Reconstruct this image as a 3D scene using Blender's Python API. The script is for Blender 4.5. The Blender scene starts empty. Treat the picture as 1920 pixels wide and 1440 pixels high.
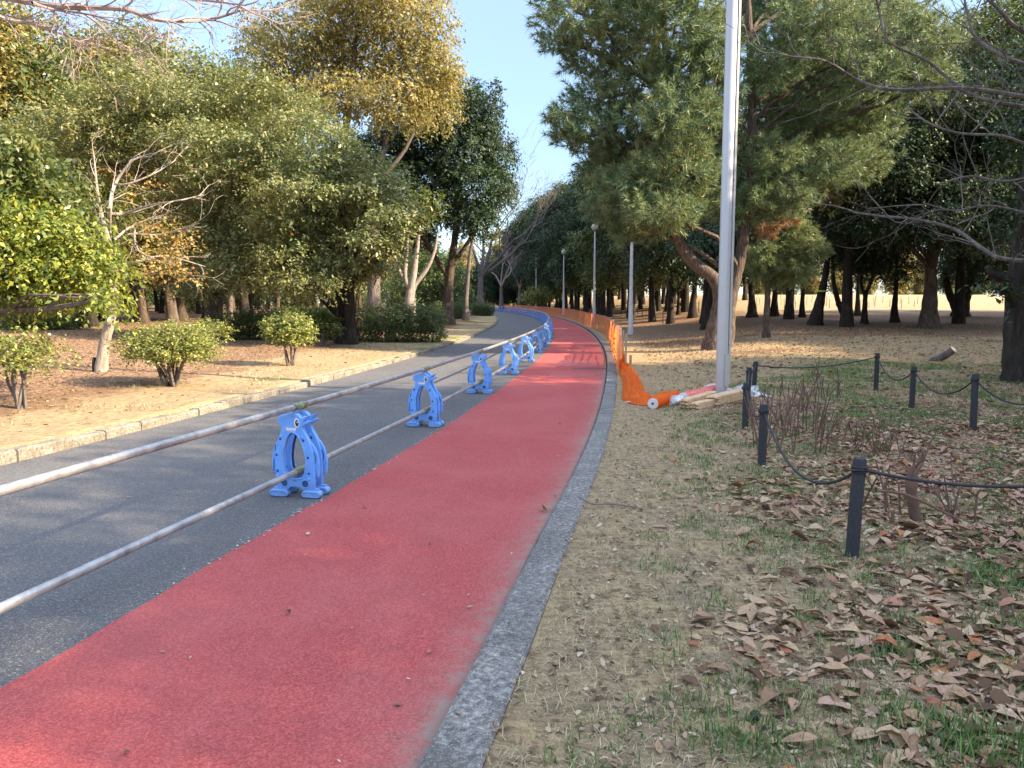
import bpy, bmesh, math, random
import numpy as np
from mathutils import Vector, Matrix

# ------------------------------------------------------------------ camera, sky, sun, exposure
SC = bpy.context.scene
COL = SC.collection
F_PX, Y_HOR, CAM_H = 1442.0, 568.0, 1.5
TH = math.atan((720 - Y_HOR) / F_PX)
cam_d = bpy.data.cameras.new('camera')
cam_d.sensor_width = 36.0
cam_d.lens = F_PX / 1920 * 36.0
cam_d.clip_start, cam_d.clip_end = 0.05, 3000
cam = bpy.data.objects.new('camera', cam_d)
cam.location = (0, 0, CAM_H)
cam.rotation_euler = (math.pi / 2 - TH, 0, 0)
COL.objects.link(cam)
SC.camera = cam

SUN_EL = math.radians(31)
SUN_AZ = math.atan2(0.95, -0.29)          # clockwise from +Y
SUN_V = Vector((math.sin(SUN_AZ) * math.cos(SUN_EL), math.cos(SUN_AZ) * math.cos(SUN_EL), math.sin(SUN_EL)))
world = bpy.data.worlds.new('World')
SC.world = world
world.use_nodes = True
wt = world.node_tree
sky = wt.nodes.new('ShaderNodeTexSky')
sky.sky_type = 'NISHITA'
sky.sun_disc = False
sky.sun_elevation = SUN_EL
sky.sun_rotation = SUN_AZ
sky.air_density, sky.dust_density, sky.ozone_density = 0.85, 0.4, 1.0
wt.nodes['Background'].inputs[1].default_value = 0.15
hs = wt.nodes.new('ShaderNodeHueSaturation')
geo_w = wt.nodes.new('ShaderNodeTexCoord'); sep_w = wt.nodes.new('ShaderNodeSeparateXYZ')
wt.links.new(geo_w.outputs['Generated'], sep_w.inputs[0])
def sky_ramp(stops):                       # sky graded by height: dimmed low down, boosted overhead to brighten the shade
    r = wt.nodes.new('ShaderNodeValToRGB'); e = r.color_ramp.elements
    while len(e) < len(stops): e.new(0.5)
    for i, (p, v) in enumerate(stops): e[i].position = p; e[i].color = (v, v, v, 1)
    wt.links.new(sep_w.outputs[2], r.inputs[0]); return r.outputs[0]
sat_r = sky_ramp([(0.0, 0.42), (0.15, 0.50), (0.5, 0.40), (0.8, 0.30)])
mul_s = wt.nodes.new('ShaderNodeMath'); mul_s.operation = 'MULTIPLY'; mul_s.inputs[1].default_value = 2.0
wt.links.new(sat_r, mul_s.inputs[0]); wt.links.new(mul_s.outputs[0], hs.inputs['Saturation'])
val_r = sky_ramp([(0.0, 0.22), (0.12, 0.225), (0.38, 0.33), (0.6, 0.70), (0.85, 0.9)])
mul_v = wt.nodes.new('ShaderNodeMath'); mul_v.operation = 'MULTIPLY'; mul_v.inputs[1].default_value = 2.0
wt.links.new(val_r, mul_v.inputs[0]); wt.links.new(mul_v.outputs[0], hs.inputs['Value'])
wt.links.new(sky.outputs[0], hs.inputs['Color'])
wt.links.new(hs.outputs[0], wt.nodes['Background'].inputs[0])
sun_d = bpy.data.lights.new('sun', 'SUN')
sun_d.energy = 3.9
sun_d.angle = math.radians(0.5)
sun_d.color = (1.0, 0.82, 0.58)
sun = bpy.data.objects.new('sun', sun_d)
sun.rotation_euler = SUN_V.to_track_quat('Z', 'Y').to_euler()
COL.objects.link(sun)
SC.view_settings.view_transform = 'Standard'
SC.view_settings.look = 'None'
SC.view_settings.gamma = 1
SC.view_settings.exposure = 2.05
try:
    SC.cycles.max_bounces = 6
    SC.cycles.diffuse_bounces = 4
    SC.cycles.transparent_max_bounces = 12
except Exception:
    pass

rng = np.random.default_rng(7)
random.seed(7)
PI = math.pi

# ------------------------------------------------------------------ helpers: naming
def tag(o, label=None, cat=None, group=None, kind=None):
    if label: o['label'] = label
    if cat: o['category'] = cat
    if group: o['group'] = group
    if kind: o['kind'] = kind
    return o

def thing(name, loc, label, cat, group=None, rz=0.0, scale=1.0):
    o = bpy.data.objects.new(name, None)
    o.empty_display_size = 0.1
    COL.objects.link(o)
    o.location = loc
    o.rotation_euler = (0, 0, rz)
    o.scale = (scale, scale, scale)
    return tag(o, label, cat, group)

def dup(root, loc, rz=0.0, scale=1.0, label=None, group=None, kids=None):
    r = root.copy()
    COL.objects.link(r)
    r.location = loc
    r.rotation_euler = (0, 0, rz)
    r.scale = scale if hasattr(scale, '__len__') else (scale, scale, scale)
    if label: r['label'] = label
    if group: r['group'] = group
    for ch in KIDS.get(root.name, []):
        c = ch.copy()
        COL.objects.link(c)
        c.parent = r
        for g in KIDS.get(ch.name, []):
            e = g.copy()
            COL.objects.link(e)
            e.parent = c
    return r
KIDS = {}

def link_mesh(name, me, parent=None):
    o = bpy.data.objects.new(name, me)
    COL.objects.link(o)
    if parent is not None:
        o.parent = parent
        KIDS.setdefault(parent.name, []).append(o)
    return o

# ------------------------------------------------------------------ helpers: mesh
class MB:
    def __init__(s):
        s.v, s.f, s.m = [], [], []
    def add(s, vs, fs, mi=0):
        b = len(s.v)
        s.v.extend([tuple(v) for v in vs])
        s.f.extend([tuple(i + b for i in f) for f in fs])
        s.m.extend([mi] * len(fs))
    def tube(s, pts, rad, n=6, cap=True, mi=0):
        pts = [Vector(p) for p in pts]
        if not hasattr(rad, '__len__'): rad = [rad] * len(pts)
        vs, fs = [], []
        ref = None
        for i, p in enumerate(pts):
            t = (pts[min(i + 1, len(pts) - 1)] - pts[max(i - 1, 0)])
            if t.length < 1e-9: t = Vector((0, 0, 1))
            t.normalize()
            if ref is None:
                ref = Vector((1, 0, 0)) if abs(t.x) < 0.8 else Vector((0, 1, 0))
            a = (ref - t * ref.dot(t))
            if a.length < 1e-6: a = t.orthogonal()
            a.normalize(); ref = a
            b = t.cross(a)
            for k in range(n):
                an = 2 * PI * k / n
                vs.append(p + (a * math.cos(an) + b * math.sin(an)) * rad[i])
        for i in range(len(pts) - 1):
            for k in range(n):
                k2 = (k + 1) % n
                fs.append((i * n + k, i * n + k2, (i + 1) * n + k2, (i + 1) * n + k))
        if cap:
            fs.append(tuple(range(n - 1, -1, -1)))
            fs.append(tuple((len(pts) - 1) * n + k for k in range(n)))
        s.add(vs, fs, mi)
    def box(s, c, d, rz=0.0, mi=0, M=None):
        x, y, z = d[0] / 2, d[1] / 2, d[2] / 2
        vs = [Vector((a, b, e)) for a in (-x, x) for b in (-y, y) for e in (-z, z)]
        R = M if M is not None else Matrix.Rotation(rz, 3, 'Z')
        vs = [R @ v + Vector(c) for v in vs]
        s.add(vs, [(0, 1, 3, 2), (4, 6, 7, 5), (0, 4, 5, 1), (2, 3, 7, 6), (0, 2, 6, 4), (1, 5, 7, 3)], mi)
    def lathe(s, prof, c=(0, 0, 0), n=16, mi=0, M=None):
        vs, fs = [], []
        for r, z in prof:
            for k in range(n):
                an = 2 * PI * k / n
                v = Vector((r * math.cos(an), r * math.sin(an), z))
                if M is not None: v = M @ v
                vs.append(v + Vector(c))
        for i in range(len(prof) - 1):
            for k in range(n):
                k2 = (k + 1) % n
                fs.append((i * n + k, i * n + k2, (i + 1) * n + k2, (i + 1) * n + k))
        fs.append(tuple(range(n - 1, -1, -1)))
        fs.append(tuple((len(prof) - 1) * n + k for k in range(n)))
        s.add(vs, fs, mi)
    def build(s, name, mats, parent=None, smooth=True, bevel=0.0):
        off = parent.location if parent is not None else Vector((0, 0, 0))
        pa = parent
        me = bpy.data.meshes.new(name)
        me.from_pydata([(v[0] - off[0], v[1] - off[1], v[2] - off[2]) for v in s.v], [], s.f)
        if not isinstance(mats, (list, tuple)): mats = [mats]
        for m in mats: me.materials.append(m)
        me.polygons.foreach_set('material_index', s.m)
        if bevel > 0:
            bm = bmesh.new(); bm.from_mesh(me)
            bmesh.ops.bevel(bm, geom=[e for e in bm.edges if e.is_manifold and e.calc_face_angle(0) > 0.6], offset=bevel, segments=2, affect='EDGES', profile=0.5)
            bm.to_mesh(me); bm.free()
        if smooth:
            try: me.shade_smooth()
            except Exception: pass
            try: me.set_sharp_from_angle(angle=0.9)
            except Exception: pass
        return link_mesh(name, me, pa)

def np_mesh(name, V, Fv, mats, parent=None, smooth=False, mi=None, k=4):
    """V (n,3); Fv (m,k) quads or triangles"""
    me = bpy.data.meshes.new(name)
    V = np.asarray(V, dtype=np.float32)
    if parent is not None:
        V = V - np.array(parent.location, dtype=np.float32)
    m = len(Fv)
    me.vertices.add(len(V)); me.vertices.foreach_set('co', V.ravel())
    me.loops.add(m * k); me.loops.foreach_set('vertex_index', np.asarray(Fv, dtype=np.int32).ravel())
    me.polygons.add(m)
    me.polygons.foreach_set('loop_start', np.arange(0, m * k, k, dtype=np.int32))
    try: me.polygons.foreach_set('loop_total', np.full(m, k, dtype=np.int32))
    except Exception: pass
    if not isinstance(mats, (list, tuple)): mats = [mats]
    for x in mats: me.materials.append(x)
    if mi is not None: me.polygons.foreach_set('material_index', np.asarray(mi, dtype=np.int32))
    if smooth: me.polygons.foreach_set('use_smooth', np.ones(m, dtype=bool))
    me.update(calc_edges=True)
    me.validate()
    return link_mesh(name, me, parent)

def nrm(a):
    return a / (np.linalg.norm(a, axis=-1, keepdims=True) + 1e-9)

# value noise on arrays
_perm = np.random.default_rng(3).random((256, 256))
def vnoise(x, y):
    xi, yi = np.floor(x).astype(int), np.floor(y).astype(int)
    fx, fy = x - xi, y - yi
    fx, fy = fx * fx * (3 - 2 * fx), fy * fy * (3 - 2 * fy)
    g = lambda a, b: _perm[a % 256, b % 256]
    return (g(xi, yi) * (1 - fx) + g(xi + 1, yi) * fx) * (1 - fy) + (g(xi, yi + 1) * (1 - fx) + g(xi + 1, yi + 1) * fx) * fy
def fbm(x, y, o=4):
    s, a, t = 0, 0.5, 0
    for i in range(o):
        s = s + a * vnoise(x * 2 ** i + 17 * i, y * 2 ** i + 31 * i); t += a; a *= 0.5
    return s / t
def ss(x, a, b):
    t = np.clip((np.asarray(x, dtype=float) - a) / (b - a), 0, 1)
    return t * t * (3 - 2 * t)

# ------------------------------------------------------------------ layout: the curved track and the terrain
_K = np.array([(-30, -8.6), (-10, -2.95), (0, -0.78), (2.35, -0.28), (3.1, -0.13), (4.7, 0.17), (5.9, 0.41), (7.4, 0.69), (9.7, 1.08),
               (14.2, 1.74), (19.4, 2.40), (26.5, 3.12), (37.5, 3.88), (52.5, 4.34), (71.8, 3.95), (91.3, 2.5), (110, 0.1), (130, -3.8), (160, -12), (200, -26)])
def _spline(K):
    x, y = K[:, 0], K[:, 1]
    n = len(x); h = np.diff(x)
    A = np.zeros((n, n)); r = np.zeros(n); A[0, 0] = A[-1, -1] = 1
    for i in range(1, n - 1):
        A[i, i - 1], A[i, i], A[i, i + 1] = h[i - 1], 2 * (h[i - 1] + h[i]), h[i]
        r[i] = 6 * ((y[i + 1] - y[i]) / h[i] - (y[i] - y[i - 1]) / h[i - 1])
    M = np.linalg.solve(A, r)
    def ev(q):
        q = np.clip(np.asarray(q, dtype=float), x[0], x[-1])
        i = np.clip(np.searchsorted(x, q) - 1, 0, n - 2)
        a, b, hh = x[i + 1] - q, q - x[i], h[i]
        return (M[i] * a ** 3 + M[i + 1] * b ** 3) / (6 * hh) + (y[i] / hh - M[i] * hh / 6) * a + (y[i + 1] / hh - M[i + 1] * hh / 6) * b
    return ev
XR = _spline(_K)
W_ROAD, W_RED = 5.35, 1.83
def zroad(d):
    return 0.004 * np.maximum(0, np.minimum(np.asarray(d, dtype=float), 140) - 30)
def terr(X, d):
    X, d = np.asarray(X, dtype=float), np.asarray(d, dtype=float)
    u = X - XR(d)
    zr = zroad(d)
    t = -W_ROAD - u
    zl = zr + 0.115 + 0.035 * np.clip(t - 1, 0, 12)
    rgt = zr + 0.05 + 0.026 * np.clip(d - 12, 0, 85) * ss(u / (1 + 0.05 * np.clip(d - 20, 0, 80)), 0.6, 5)
    b = (fbm(X * 0.6, d * 0.6, 3) - 0.5) * 0.06
    zl = zl + b * ss(t, 0.1, 1.2)
    rgt = rgt + b * ss(u, 0.25, 1.0)
    return np.where(u < -W_ROAD, zl, np.where(u > 0.0, rgt, zr))
def tz(x, y):
    return float(terr(np.array([x]), np.array([y]))[0])

def ray(px, py):
    a, b = (px - 960) / F_PX, -(py - 720) / F_PX
    return Vector((a, math.cos(TH) + b * math.sin(TH), -math.sin(TH) + b * math.cos(TH)))
def G(px, py, it=60):
    """where the sight line through a pixel of the photograph meets the ground"""
    d = ray(px, py)
    Y = 2.0; prev = 0.0
    while Y < 400:
        t = Y / d.y
        if CAM_H + d.z * t <= tz(d.x * t, Y):
            break
        prev = Y
        Y *= 1.03
    lo, hi = prev, Y
    for _ in range(30):
        m = (lo + hi) / 2; t = m / d.y
        if CAM_H + d.z * t <= tz(d.x * t, m): hi = m
        else: lo = m
    t = hi / d.y
    return Vector((d.x * t, hi, tz(d.x * t, hi)))
def P(px, py, Y):
    d = ray(px, py); t = Y / d.y
    return Vector((d.x * t, Y, CAM_H + d.z * t))

# ------------------------------------------------------------------ materials
class NT:
    def __init__(s, name):
        s.mat = bpy.data.materials.new(name); s.mat.use_nodes = True
        s.t = s.mat.node_tree; s.n = s.t.nodes
        s.bsdf = s.n['Principled BSDF']; s.out = s.n['Material Output']
    def new(s, ty, **kw):
        n = s.n.new(ty)
        for k, v in kw.items(): setattr(n, k, v)
        return n
    def link(s, a, b): s.t.links.new(a, b)
    def pos(s):
        return s.new('ShaderNodeNewGeometry').outputs['Position']
    def obj(s):
        return s.new('ShaderNodeTexCoord').outputs['Object']
    def noise(s, co, scale, detail=4, rough=0.55, stretch=None):
        if stretch is not None:
            mp = s.new('ShaderNodeMapping'); mp.inputs['Scale'].default_value = stretch
            s.link(co, mp.inputs['Vector']); co = mp.outputs[0]
        n = s.new('ShaderNodeTexNoise'); n.inputs['Scale'].default_value = scale
        n.inputs['Detail'].default_value = detail; n.inputs['Roughness'].default_value = rough
        s.link(co, n.inputs['Vector']); return n.outputs[0]
    def vor(s, co, scale, feature='F1', out=0):
        n = s.new('ShaderNodeTexVoronoi'); n.feature = feature; n.inputs['Scale'].default_value = scale
        s.link(co, n.inputs['Vector']); return n.outputs[out]
    def ramp(s, fac, stops, interp='LINEAR'):
        r = s.new('ShaderNodeValToRGB'); r.color_ramp.interpolation = interp
        e = r.color_ramp.elements
        while len(e) < len(stops): e.new(0.5)
        for i, (p, c) in enumerate(stops):
            e[i].position = p
            e[i].color = (c[0], c[1], c[2], 1) if hasattr(c, '__len__') else (c, c, c, 1)
        s.link(fac, r.inputs[0]); return r.outputs[0]
    def mix(s, fac, a, b, mode='MIX'):
        m = s.new('ShaderNodeMix'); m.data_type = 'RGBA'; m.blend_type = mode
        for i, v in ((0, fac), (6, a), (7, b)):
            if isinstance(v, bpy.types.NodeSocket): s.link(v, m.inputs[i])
            elif hasattr(v, '__len__'): m.inputs[i].default_value = (v[0], v[1], v[2], 1)
            else: m.inputs[i].default_value = v
        return m.outputs[2]
    def math(s, op, a, b=0.0, clamp=False):
        m = s.new('ShaderNodeMath'); m.operation = op; m.use_clamp = clamp
        for i, v in ((0, a), (1, b)):
            if isinstance(v, bpy.types.NodeSocket): s.link(v, m.inputs[i])
            else: m.inputs[i].default_value = v
        return m.outputs[0]
    def base(s, c):
        if isinstance(c, bpy.types.NodeSocket): s.link(c, s.bsdf.inputs['Base Color'])
        else: s.bsdf.inputs['Base Color'].default_value = (c[0], c[1], c[2], 1)
    def set(s, **kw):
        for k, v in kw.items():
            i = s.bsdf.inputs[k.replace('_', ' ')]
            if isinstance(v, bpy.types.NodeSocket): s.link(v, i)
            else: i.default_value = v
    def bump(s, h, strength=0.3, dist=0.01):
        b = s.new('ShaderNodeBump'); b.inputs['Strength'].default_value = strength; b.inputs['Distance'].default_value = dist
        s.link(h, b.inputs['Height']); s.link(b.outputs[0], s.bsdf.inputs['Normal'])

def leaf_mat(name, stops, rough=0.45, trans=0.28, patch=None, pscale=0.5, tcol=None, spec=0.4, mottle=0.0):
    m = NT(name)
    g = m.new('ShaderNodeNewGeometry')
    c = m.ramp(g.outputs['Random Per Island'], stops)
    if patch is not None:
        n = m.noise(g.outputs['Position'], pscale, 3)
        c = m.mix(m.ramp(n, [(0.42, 0.0), (0.62, 1.0)]), c, m.ramp(g.outputs['Random Per Island'], patch))
    if mottle:
        nm = m.noise(g.outputs['Position'], 75, 5, 0.7)
        c = m.mix(m.ramp(nm, [(0.42, mottle), (0.6, 0.0)]), c, (0.07, 0.04, 0.025))
    m.base(c)
    m.set(Roughness=rough, Specular_IOR_Level=spec)
    tr = m.new('ShaderNodeBsdfTranslucent')
    m.link(m.mix(0.5, c, tcol or (0.30, 0.34, 0.04)), tr.inputs['Color'])
    mx = m.new('ShaderNodeMixShader'); mx.inputs[0].default_value = trans
    m.link(m.bsdf.outputs[0], mx.inputs[1]); m.link(tr.outputs[0], mx.inputs[2])
    m.link(mx.outputs[0], m.out.inputs['Surface'])
    return m.mat

def bark_mat(name, c1, c2, c3, vs=4.0):
    m = NT(name)
    co = m.pos()
    n = m.noise(co, vs, 6, 0.65, (3.0, 3.0, 0.7))
    n2 = m.noise(co, 1.3, 3)
    c = m.ramp(n, [(0.3, c1), (0.52, c2), (0.72, c3)])
    c = m.mix(m.ramp(n2, [(0.4, 0.0), (0.7, 0.45)]), c, c2)
    m.base(c); m.set(Roughness=0.9, Specular_IOR_Level=0.2)
    m.bump(n, 0.9, 0.03)
    return m.mat

def plain(name, col, rough=0.6, metal=0.0, var=0.18, scale=20.0, bump=0.0, spec=0.5):
    m = NT(name)
    n = m.noise(m.obj(), scale, 5)
    lo = tuple(max(0, c * (1 - var)) for c in col); hi = tuple(min(1, c * (1 + var)) for c in col)
    m.base(m.ramp(n, [(0.3, lo), (0.7, hi)]))
    m.set(Metallic=metal, Specular_IOR_Level=spec)
    m.set(Roughness=m.ramp(n, [(0.25, max(0, rough - 0.1)), (0.75, min(1, rough + 0.1))]))
    if bump: m.bump(n, bump, 0.004)
    return m.mat

M = {}
M['leaf_ever'] = leaf_mat('leaf_evergreen', [(0, (0.050, 0.085, 0.028)), (0.5, (0.085, 0.125, 0.035)), (1, (0.16, 0.19, 0.055))], 0.38, 0.25,
                          patch=[(0, (0.075, 0.10, 0.03)), (1, (0.20, 0.20, 0.06))], pscale=0.55)
M['leaf_layer'] = leaf_mat('leaf_layered', [(0, (0.10, 0.14, 0.06)), (0.5, (0.19, 0.225, 0.095)), (0.96, (0.31, 0.32, 0.14)), (1, (0.35, 0.13, 0.05))], 0.36, 0.25,
                           patch=[(0, (0.15, 0.16, 0.06)), (1, (0.34, 0.31, 0.12))], pscale=0.45)
M['leaf_gold'] = leaf_mat('leaf_golden', [(0, (0.15, 0.165, 0.06)), (0.5, (0.29, 0.27, 0.095)), (1, (0.46, 0.385, 0.155))], 0.45, 0.38,
                          patch=[(0, (0.14, 0.14, 0.05)), (1, (0.36, 0.28, 0.085))], pscale=0.28, tcol=(0.5, 0.34, 0.05))
M['leaf_olive'] = leaf_mat('leaf_olive', [(0, (0.13, 0.14, 0.045)), (0.5, (0.24, 0.22, 0.07)), (1, (0.37, 0.29, 0.095))], 0.45, 0.28,
                           patch=[(0, (0.18, 0.155, 0.05)), (1, (0.36, 0.27, 0.09))], pscale=0.3, tcol=(0.45, 0.3, 0.05))
M['leaf_lime'] = leaf_mat('leaf_lime', [(0, (0.06, 0.11, 0.025)), (0.45, (0.155, 0.20, 0.035)), (1, (0.34, 0.335, 0.06))], 0.34, 0.3, tcol=(0.5, 0.5, 0.04))
M['leaf_dark'] = leaf_mat('leaf_dark', [(0, (0.022, 0.045, 0.024)), (0.5, (0.038, 0.068, 0.034)), (1, (0.075, 0.115, 0.045))], 0.5, 0.16, spec=0.25,
                          patch=[(0, (0.03, 0.05, 0.03)), (1, (0.085, 0.105, 0.045))], pscale=0.3, tcol=(0.12, 0.18, 0.04))
M['leaf_hedge'] = leaf_mat('leaf_hedge', [(0, (0.03, 0.055, 0.018)), (0.5, (0.06, 0.10, 0.028)), (1, (0.14, 0.17, 0.05))], 0.35, 0.2)
M['leaf_shrub'] = leaf_mat('leaf_shrub', [(0, (0.09, 0.13, 0.03)), (0.5, (0.22, 0.24, 0.06)), (1, (0.42, 0.40, 0.12))], 0.34, 0.28)
M['leaf_amber'] = leaf_mat('leaf_amber', [(0, (0.20, 0.19, 0.05)), (0.5, (0.36, 0.28, 0.09)), (0.85, (0.44, 0.25, 0.08)), (1, (0.42, 0.12, 0.05))], 0.5, 0.35, tcol=(0.6, 0.3, 0.04))
M['needle'] = leaf_mat('pine_needle', [(0, (0.055, 0.12, 0.060)), (0.5, (0.125, 0.21, 0.095)), (0.95, (0.29, 0.345, 0.16)), (1, (0.34, 0.18, 0.08))], 0.45, 0.22,
                       patch=[(0, (0.11, 0.175, 0.075)), (0.9, (0.30, 0.345, 0.15)), (1, (0.36, 0.20, 0.08))], pscale=0.6, tcol=(0.3, 0.32, 0.1))
M['needle_dead'] = leaf_mat('pine_needle_dead', [(0, (0.16, 0.075, 0.035)), (1, (0.36, 0.19, 0.085))], 0.6, 0.25, tcol=(0.4, 0.2, 0.05))
M['bark'] = bark_mat('bark_brown', (0.03, 0.022, 0.016), (0.09, 0.065, 0.048), (0.17, 0.13, 0.10))
M['bark_dark'] = bark_mat('bark_dark', (0.012, 0.010, 0.008), (0.035, 0.028, 0.022), (0.08, 0.062, 0.05))
M['bark_pine'] = bark_mat('bark_pine', (0.032, 0.023, 0.019), (0.105, 0.077, 0.060), (0.24, 0.19, 0.155), 7.0)
M['bark_pale'] = bark_mat('bark_pale', (0.16, 0.125, 0.10), (0.32, 0.265, 0.22), (0.46, 0.40, 0.34), 5.0)
M['bark_grey'] = bark_mat('bark_grey', (0.06, 0.048, 0.042), (0.14, 0.115, 0.10), (0.24, 0.20, 0.18), 5.0)
M['twig'] = plain('twig_bark', (0.17, 0.11, 0.095), 0.85, var=0.3, scale=6)
M['twig_rosy'] = plain('twig_rosy', (0.30, 0.22, 0.20), 0.85, var=0.25, scale=4)
M['cut_stem'] = plain('cut_stem_bark', (0.14, 0.078, 0.055), 0.85, var=0.35, scale=14, bump=0.4)
M['wood'] = plain('sawn_wood', (0.62, 0.42, 0.24), 0.7, var=0.18, scale=9, bump=0.1)
M['wood_grey'] = plain('weathered_wood', (0.36, 0.29, 0.20), 0.8, var=0.2, scale=9)
M['wood_end'] = plain('cut_wood_end', (0.72, 0.55, 0.42), 0.7, var=0.2, scale=30)

def mat_asphalt():
    m = NT('asphalt'); co = m.pos()
    v = m.vor(co, 140.0, out=1); n = m.noise(co, 140, 3, 0.7); big = m.noise(co, 0.5, 4)
    g = m.new('ShaderNodeSeparateColor'); m.link(v, g.inputs[0])
    c = m.ramp(g.outputs[0], [(0.0, (0.060, 0.058, 0.058)), (0.6, (0.118, 0.114, 0.112)), (0.93, (0.18, 0.173, 0.165)), (1.0, (0.32, 0.30, 0.28))])
    c = m.mix(m.ramp(n, [(0.35, 0.45), (0.6, 0.0)]), c, (0.045, 0.044, 0.044))
    c = m.mix(m.ramp(big, [(0.4, 0.0), (0.75, 0.4)]), c, (0.175, 0.165, 0.155))
    sp = m.vor(co, 9.0)
    c = m.mix(m.ramp(sp, [(0.022, 0.6), (0.035, 0.0)]), c, (0.42, 0.37, 0.31))
    m.base(c); m.set(Roughness=0.85, Specular_IOR_Level=0.35); m.bump(m.math('ADD', n, g.outputs[0]), 0.6, 0.006)
    return m.mat
def mat_red():
    m = NT('red_surfacing'); co = m.pos()
    v = m.vor(co, 150.0, out=1); g = m.new('ShaderNodeSeparateColor'); m.link(v, g.inputs[0])
    n = m.noise(co, 210, 3, 0.7); big = m.noise(co, 0.7, 5, 0.6); mid = m.noise(co, 9, 5, 0.65)
    c = m.ramp(g.outputs[0], [(0, (0.25, 0.046, 0.044)), (0.6, (0.405, 0.073, 0.066)), (1, (0.51, 0.115, 0.10))])
    c = m.mix(m.ramp(n, [(0.3, 0.55), (0.55, 0.0)]), c, (0.17, 0.045, 0.045))
    c = m.mix(m.ramp(big, [(0.42, 0.0), (0.75, 0.22)]), c, (0.50, 0.20, 0.18))
    c = m.mix(m.ramp(m.noise(co, 2.6, 6, 0.7), [(0.50, 0.0), (0.68, 0.30)]), c, (0.24, 0.06, 0.055))
    c = m.mix(m.ramp(m.noise(co, 1.6, 5, 0.6, (1.0, 0.12, 1.0)), [(0.56, 0.0), (0.72, 0.2)]), c, (0.48, 0.19, 0.16))
    c = m.mix(m.ramp(m.vor(co, 5.0), [(0.028, 0.8), (0.045, 0.0)]), c, (0.12, 0.05, 0.04))
    uv = m.new('ShaderNodeUVMap'); sx = m.new('ShaderNodeSeparateXYZ'); m.link(uv.outputs[0], sx.inputs[0])
    e = m.math('ADD', sx.outputs[0], m.math('MULTIPLY', m.math('SUBTRACT', mid, 0.5), 0.35))
    e = m.math('ADD', e, m.math('MULTIPLY', m.math('SUBTRACT', big, 0.5), 0.25))
    dust = m.ramp(m.math('DIVIDE', e, -1.0), [(0.015, 0.8), (0.06, 0.45), (0.13, 0.17), (0.28, 0.0)])   # grey grit swept against the kerb
    c = m.mix(dust, c, m.ramp(n, [(0.3, (0.17, 0.13, 0.10)), (0.7, (0.33, 0.26, 0.21))]))
    m.base(c); m.set(Roughness=0.9, Specular_IOR_Level=0.25); m.bump(m.math('ADD', n, g.outputs[0]), 0.5, 0.004)
    return m.mat
def mat_kerb(name, a, b, c3, k=1.0):
    m = NT(name); co = m.pos()
    n = m.noise(co, 34 * k, 6, 0.75); n2 = m.noise(co, 3.0, 5, 0.65); n3 = m.noise(co, 130, 2)
    c = m.ramp(n, [(0.36, a), (0.5, b), (0.66, c3)])
    c = m.mix(m.ramp(n2, [(0.42, 0.0), (0.62, 0.65)]), c, a)
    c = m.mix(m.ramp(n3, [(0.58, 0.0), (0.68, 0.5)]), c, tuple(min(1, x * 1.4) for x in c3))
    m.base(c); m.set(Roughness=0.92, Specular_IOR_Level=0.2); m.bump(n, 0.7, 0.01)
    return m.mat
def mat_ground():
    m = NT('park_ground'); co = m.pos()
    at = m.new('ShaderNodeAttribute'); at.attribute_name = 'masks'
    sp = m.new('ShaderNodeSeparateColor'); m.link(at.outputs['Color'], sp.inputs[0])
    f = m.noise(co, 46, 5, 0.75); st = m.noise(co, 22, 4, 0.7, (1, 0.25, 1)); st2 = m.noise(co, 25, 4, 0.7, (0.3, 1.1, 1)); mid = m.noise(co, 4, 5, 0.65); lo = m.noise(co, 0.7, 4)
    fib = m.math('MULTIPLY', m.math('ADD', st, st2), 0.5)
    dry = m.ramp(fib, [(0.36, (0.14, 0.10, 0.06)), (0.46, (0.335, 0.235, 0.125)), (0.58, (0.50, 0.37, 0.20))])
    dry = m.mix(m.ramp(mid, [(0.35, 0.5), (0.6, 0.0)]), dry, (0.25, 0.195, 0.135))
    grn = m.ramp(f, [(0.35, (0.05, 0.08, 0.022)), (0.55, (0.14, 0.175, 0.055)), (0.7, (0.30, 0.30, 0.12))])
    ndl = m.ramp(f, [(0.33, (0.07, 0.042, 0.028)), (0.5, (0.21, 0.125, 0.075)), (0.68, (0.40, 0.26, 0.15))])
    vo = m.vor(co, 26, out=1); vs_ = m.new('ShaderNodeSeparateColor'); m.link(vo, vs_.inputs[0])
    lf = m.ramp(vs_.outputs[0], [(0, (0.09, 0.052, 0.032)), (0.35, (0.26, 0.155, 0.09)), (0.7, (0.34, 0.21, 0.125)), (1, (0.48, 0.35, 0.23))])
    def fac(x, k):
        return m.ramp(m.math('ADD', x, m.math('MULTIPLY', m.math('SUBTRACT', k, 0.5), 1.3)), [(0.35, 0.0), (0.65, 1.0)])
    c = m.mix(fac(sp.outputs[0], mid), dry, ndl)
    c = m.mix(fac(sp.outputs[2], f), c, lf)
    c = m.mix(fac(sp.outputs[1], mid), c, grn)
    m.base(c); m.set(Roughness=0.95, Specular_IOR_Level=0.1); m.bump(m.math('ADD', fib, f), 0.9, 0.03)
    return m.mat
M['asphalt'] = mat_asphalt(); M['red'] = mat_red(); M['ground'] = mat_ground()
M['kerb_dark'] = mat_kerb('kerb_weathered', (0.085, 0.079, 0.070), (0.175, 0.163, 0.145), (0.40, 0.375, 0.34), 1.1)
M['kerb_pale'] = mat_kerb('kerb_concrete', (0.10, 0.085, 0.06), (0.235, 0.205, 0.16), (0.38, 0.34, 0.275))
M['kerb_face'] = mat_kerb('kerb_face_moss', (0.018, 0.02, 0.012), (0.05, 0.052, 0.035), (0.12, 0.115, 0.09))
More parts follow.
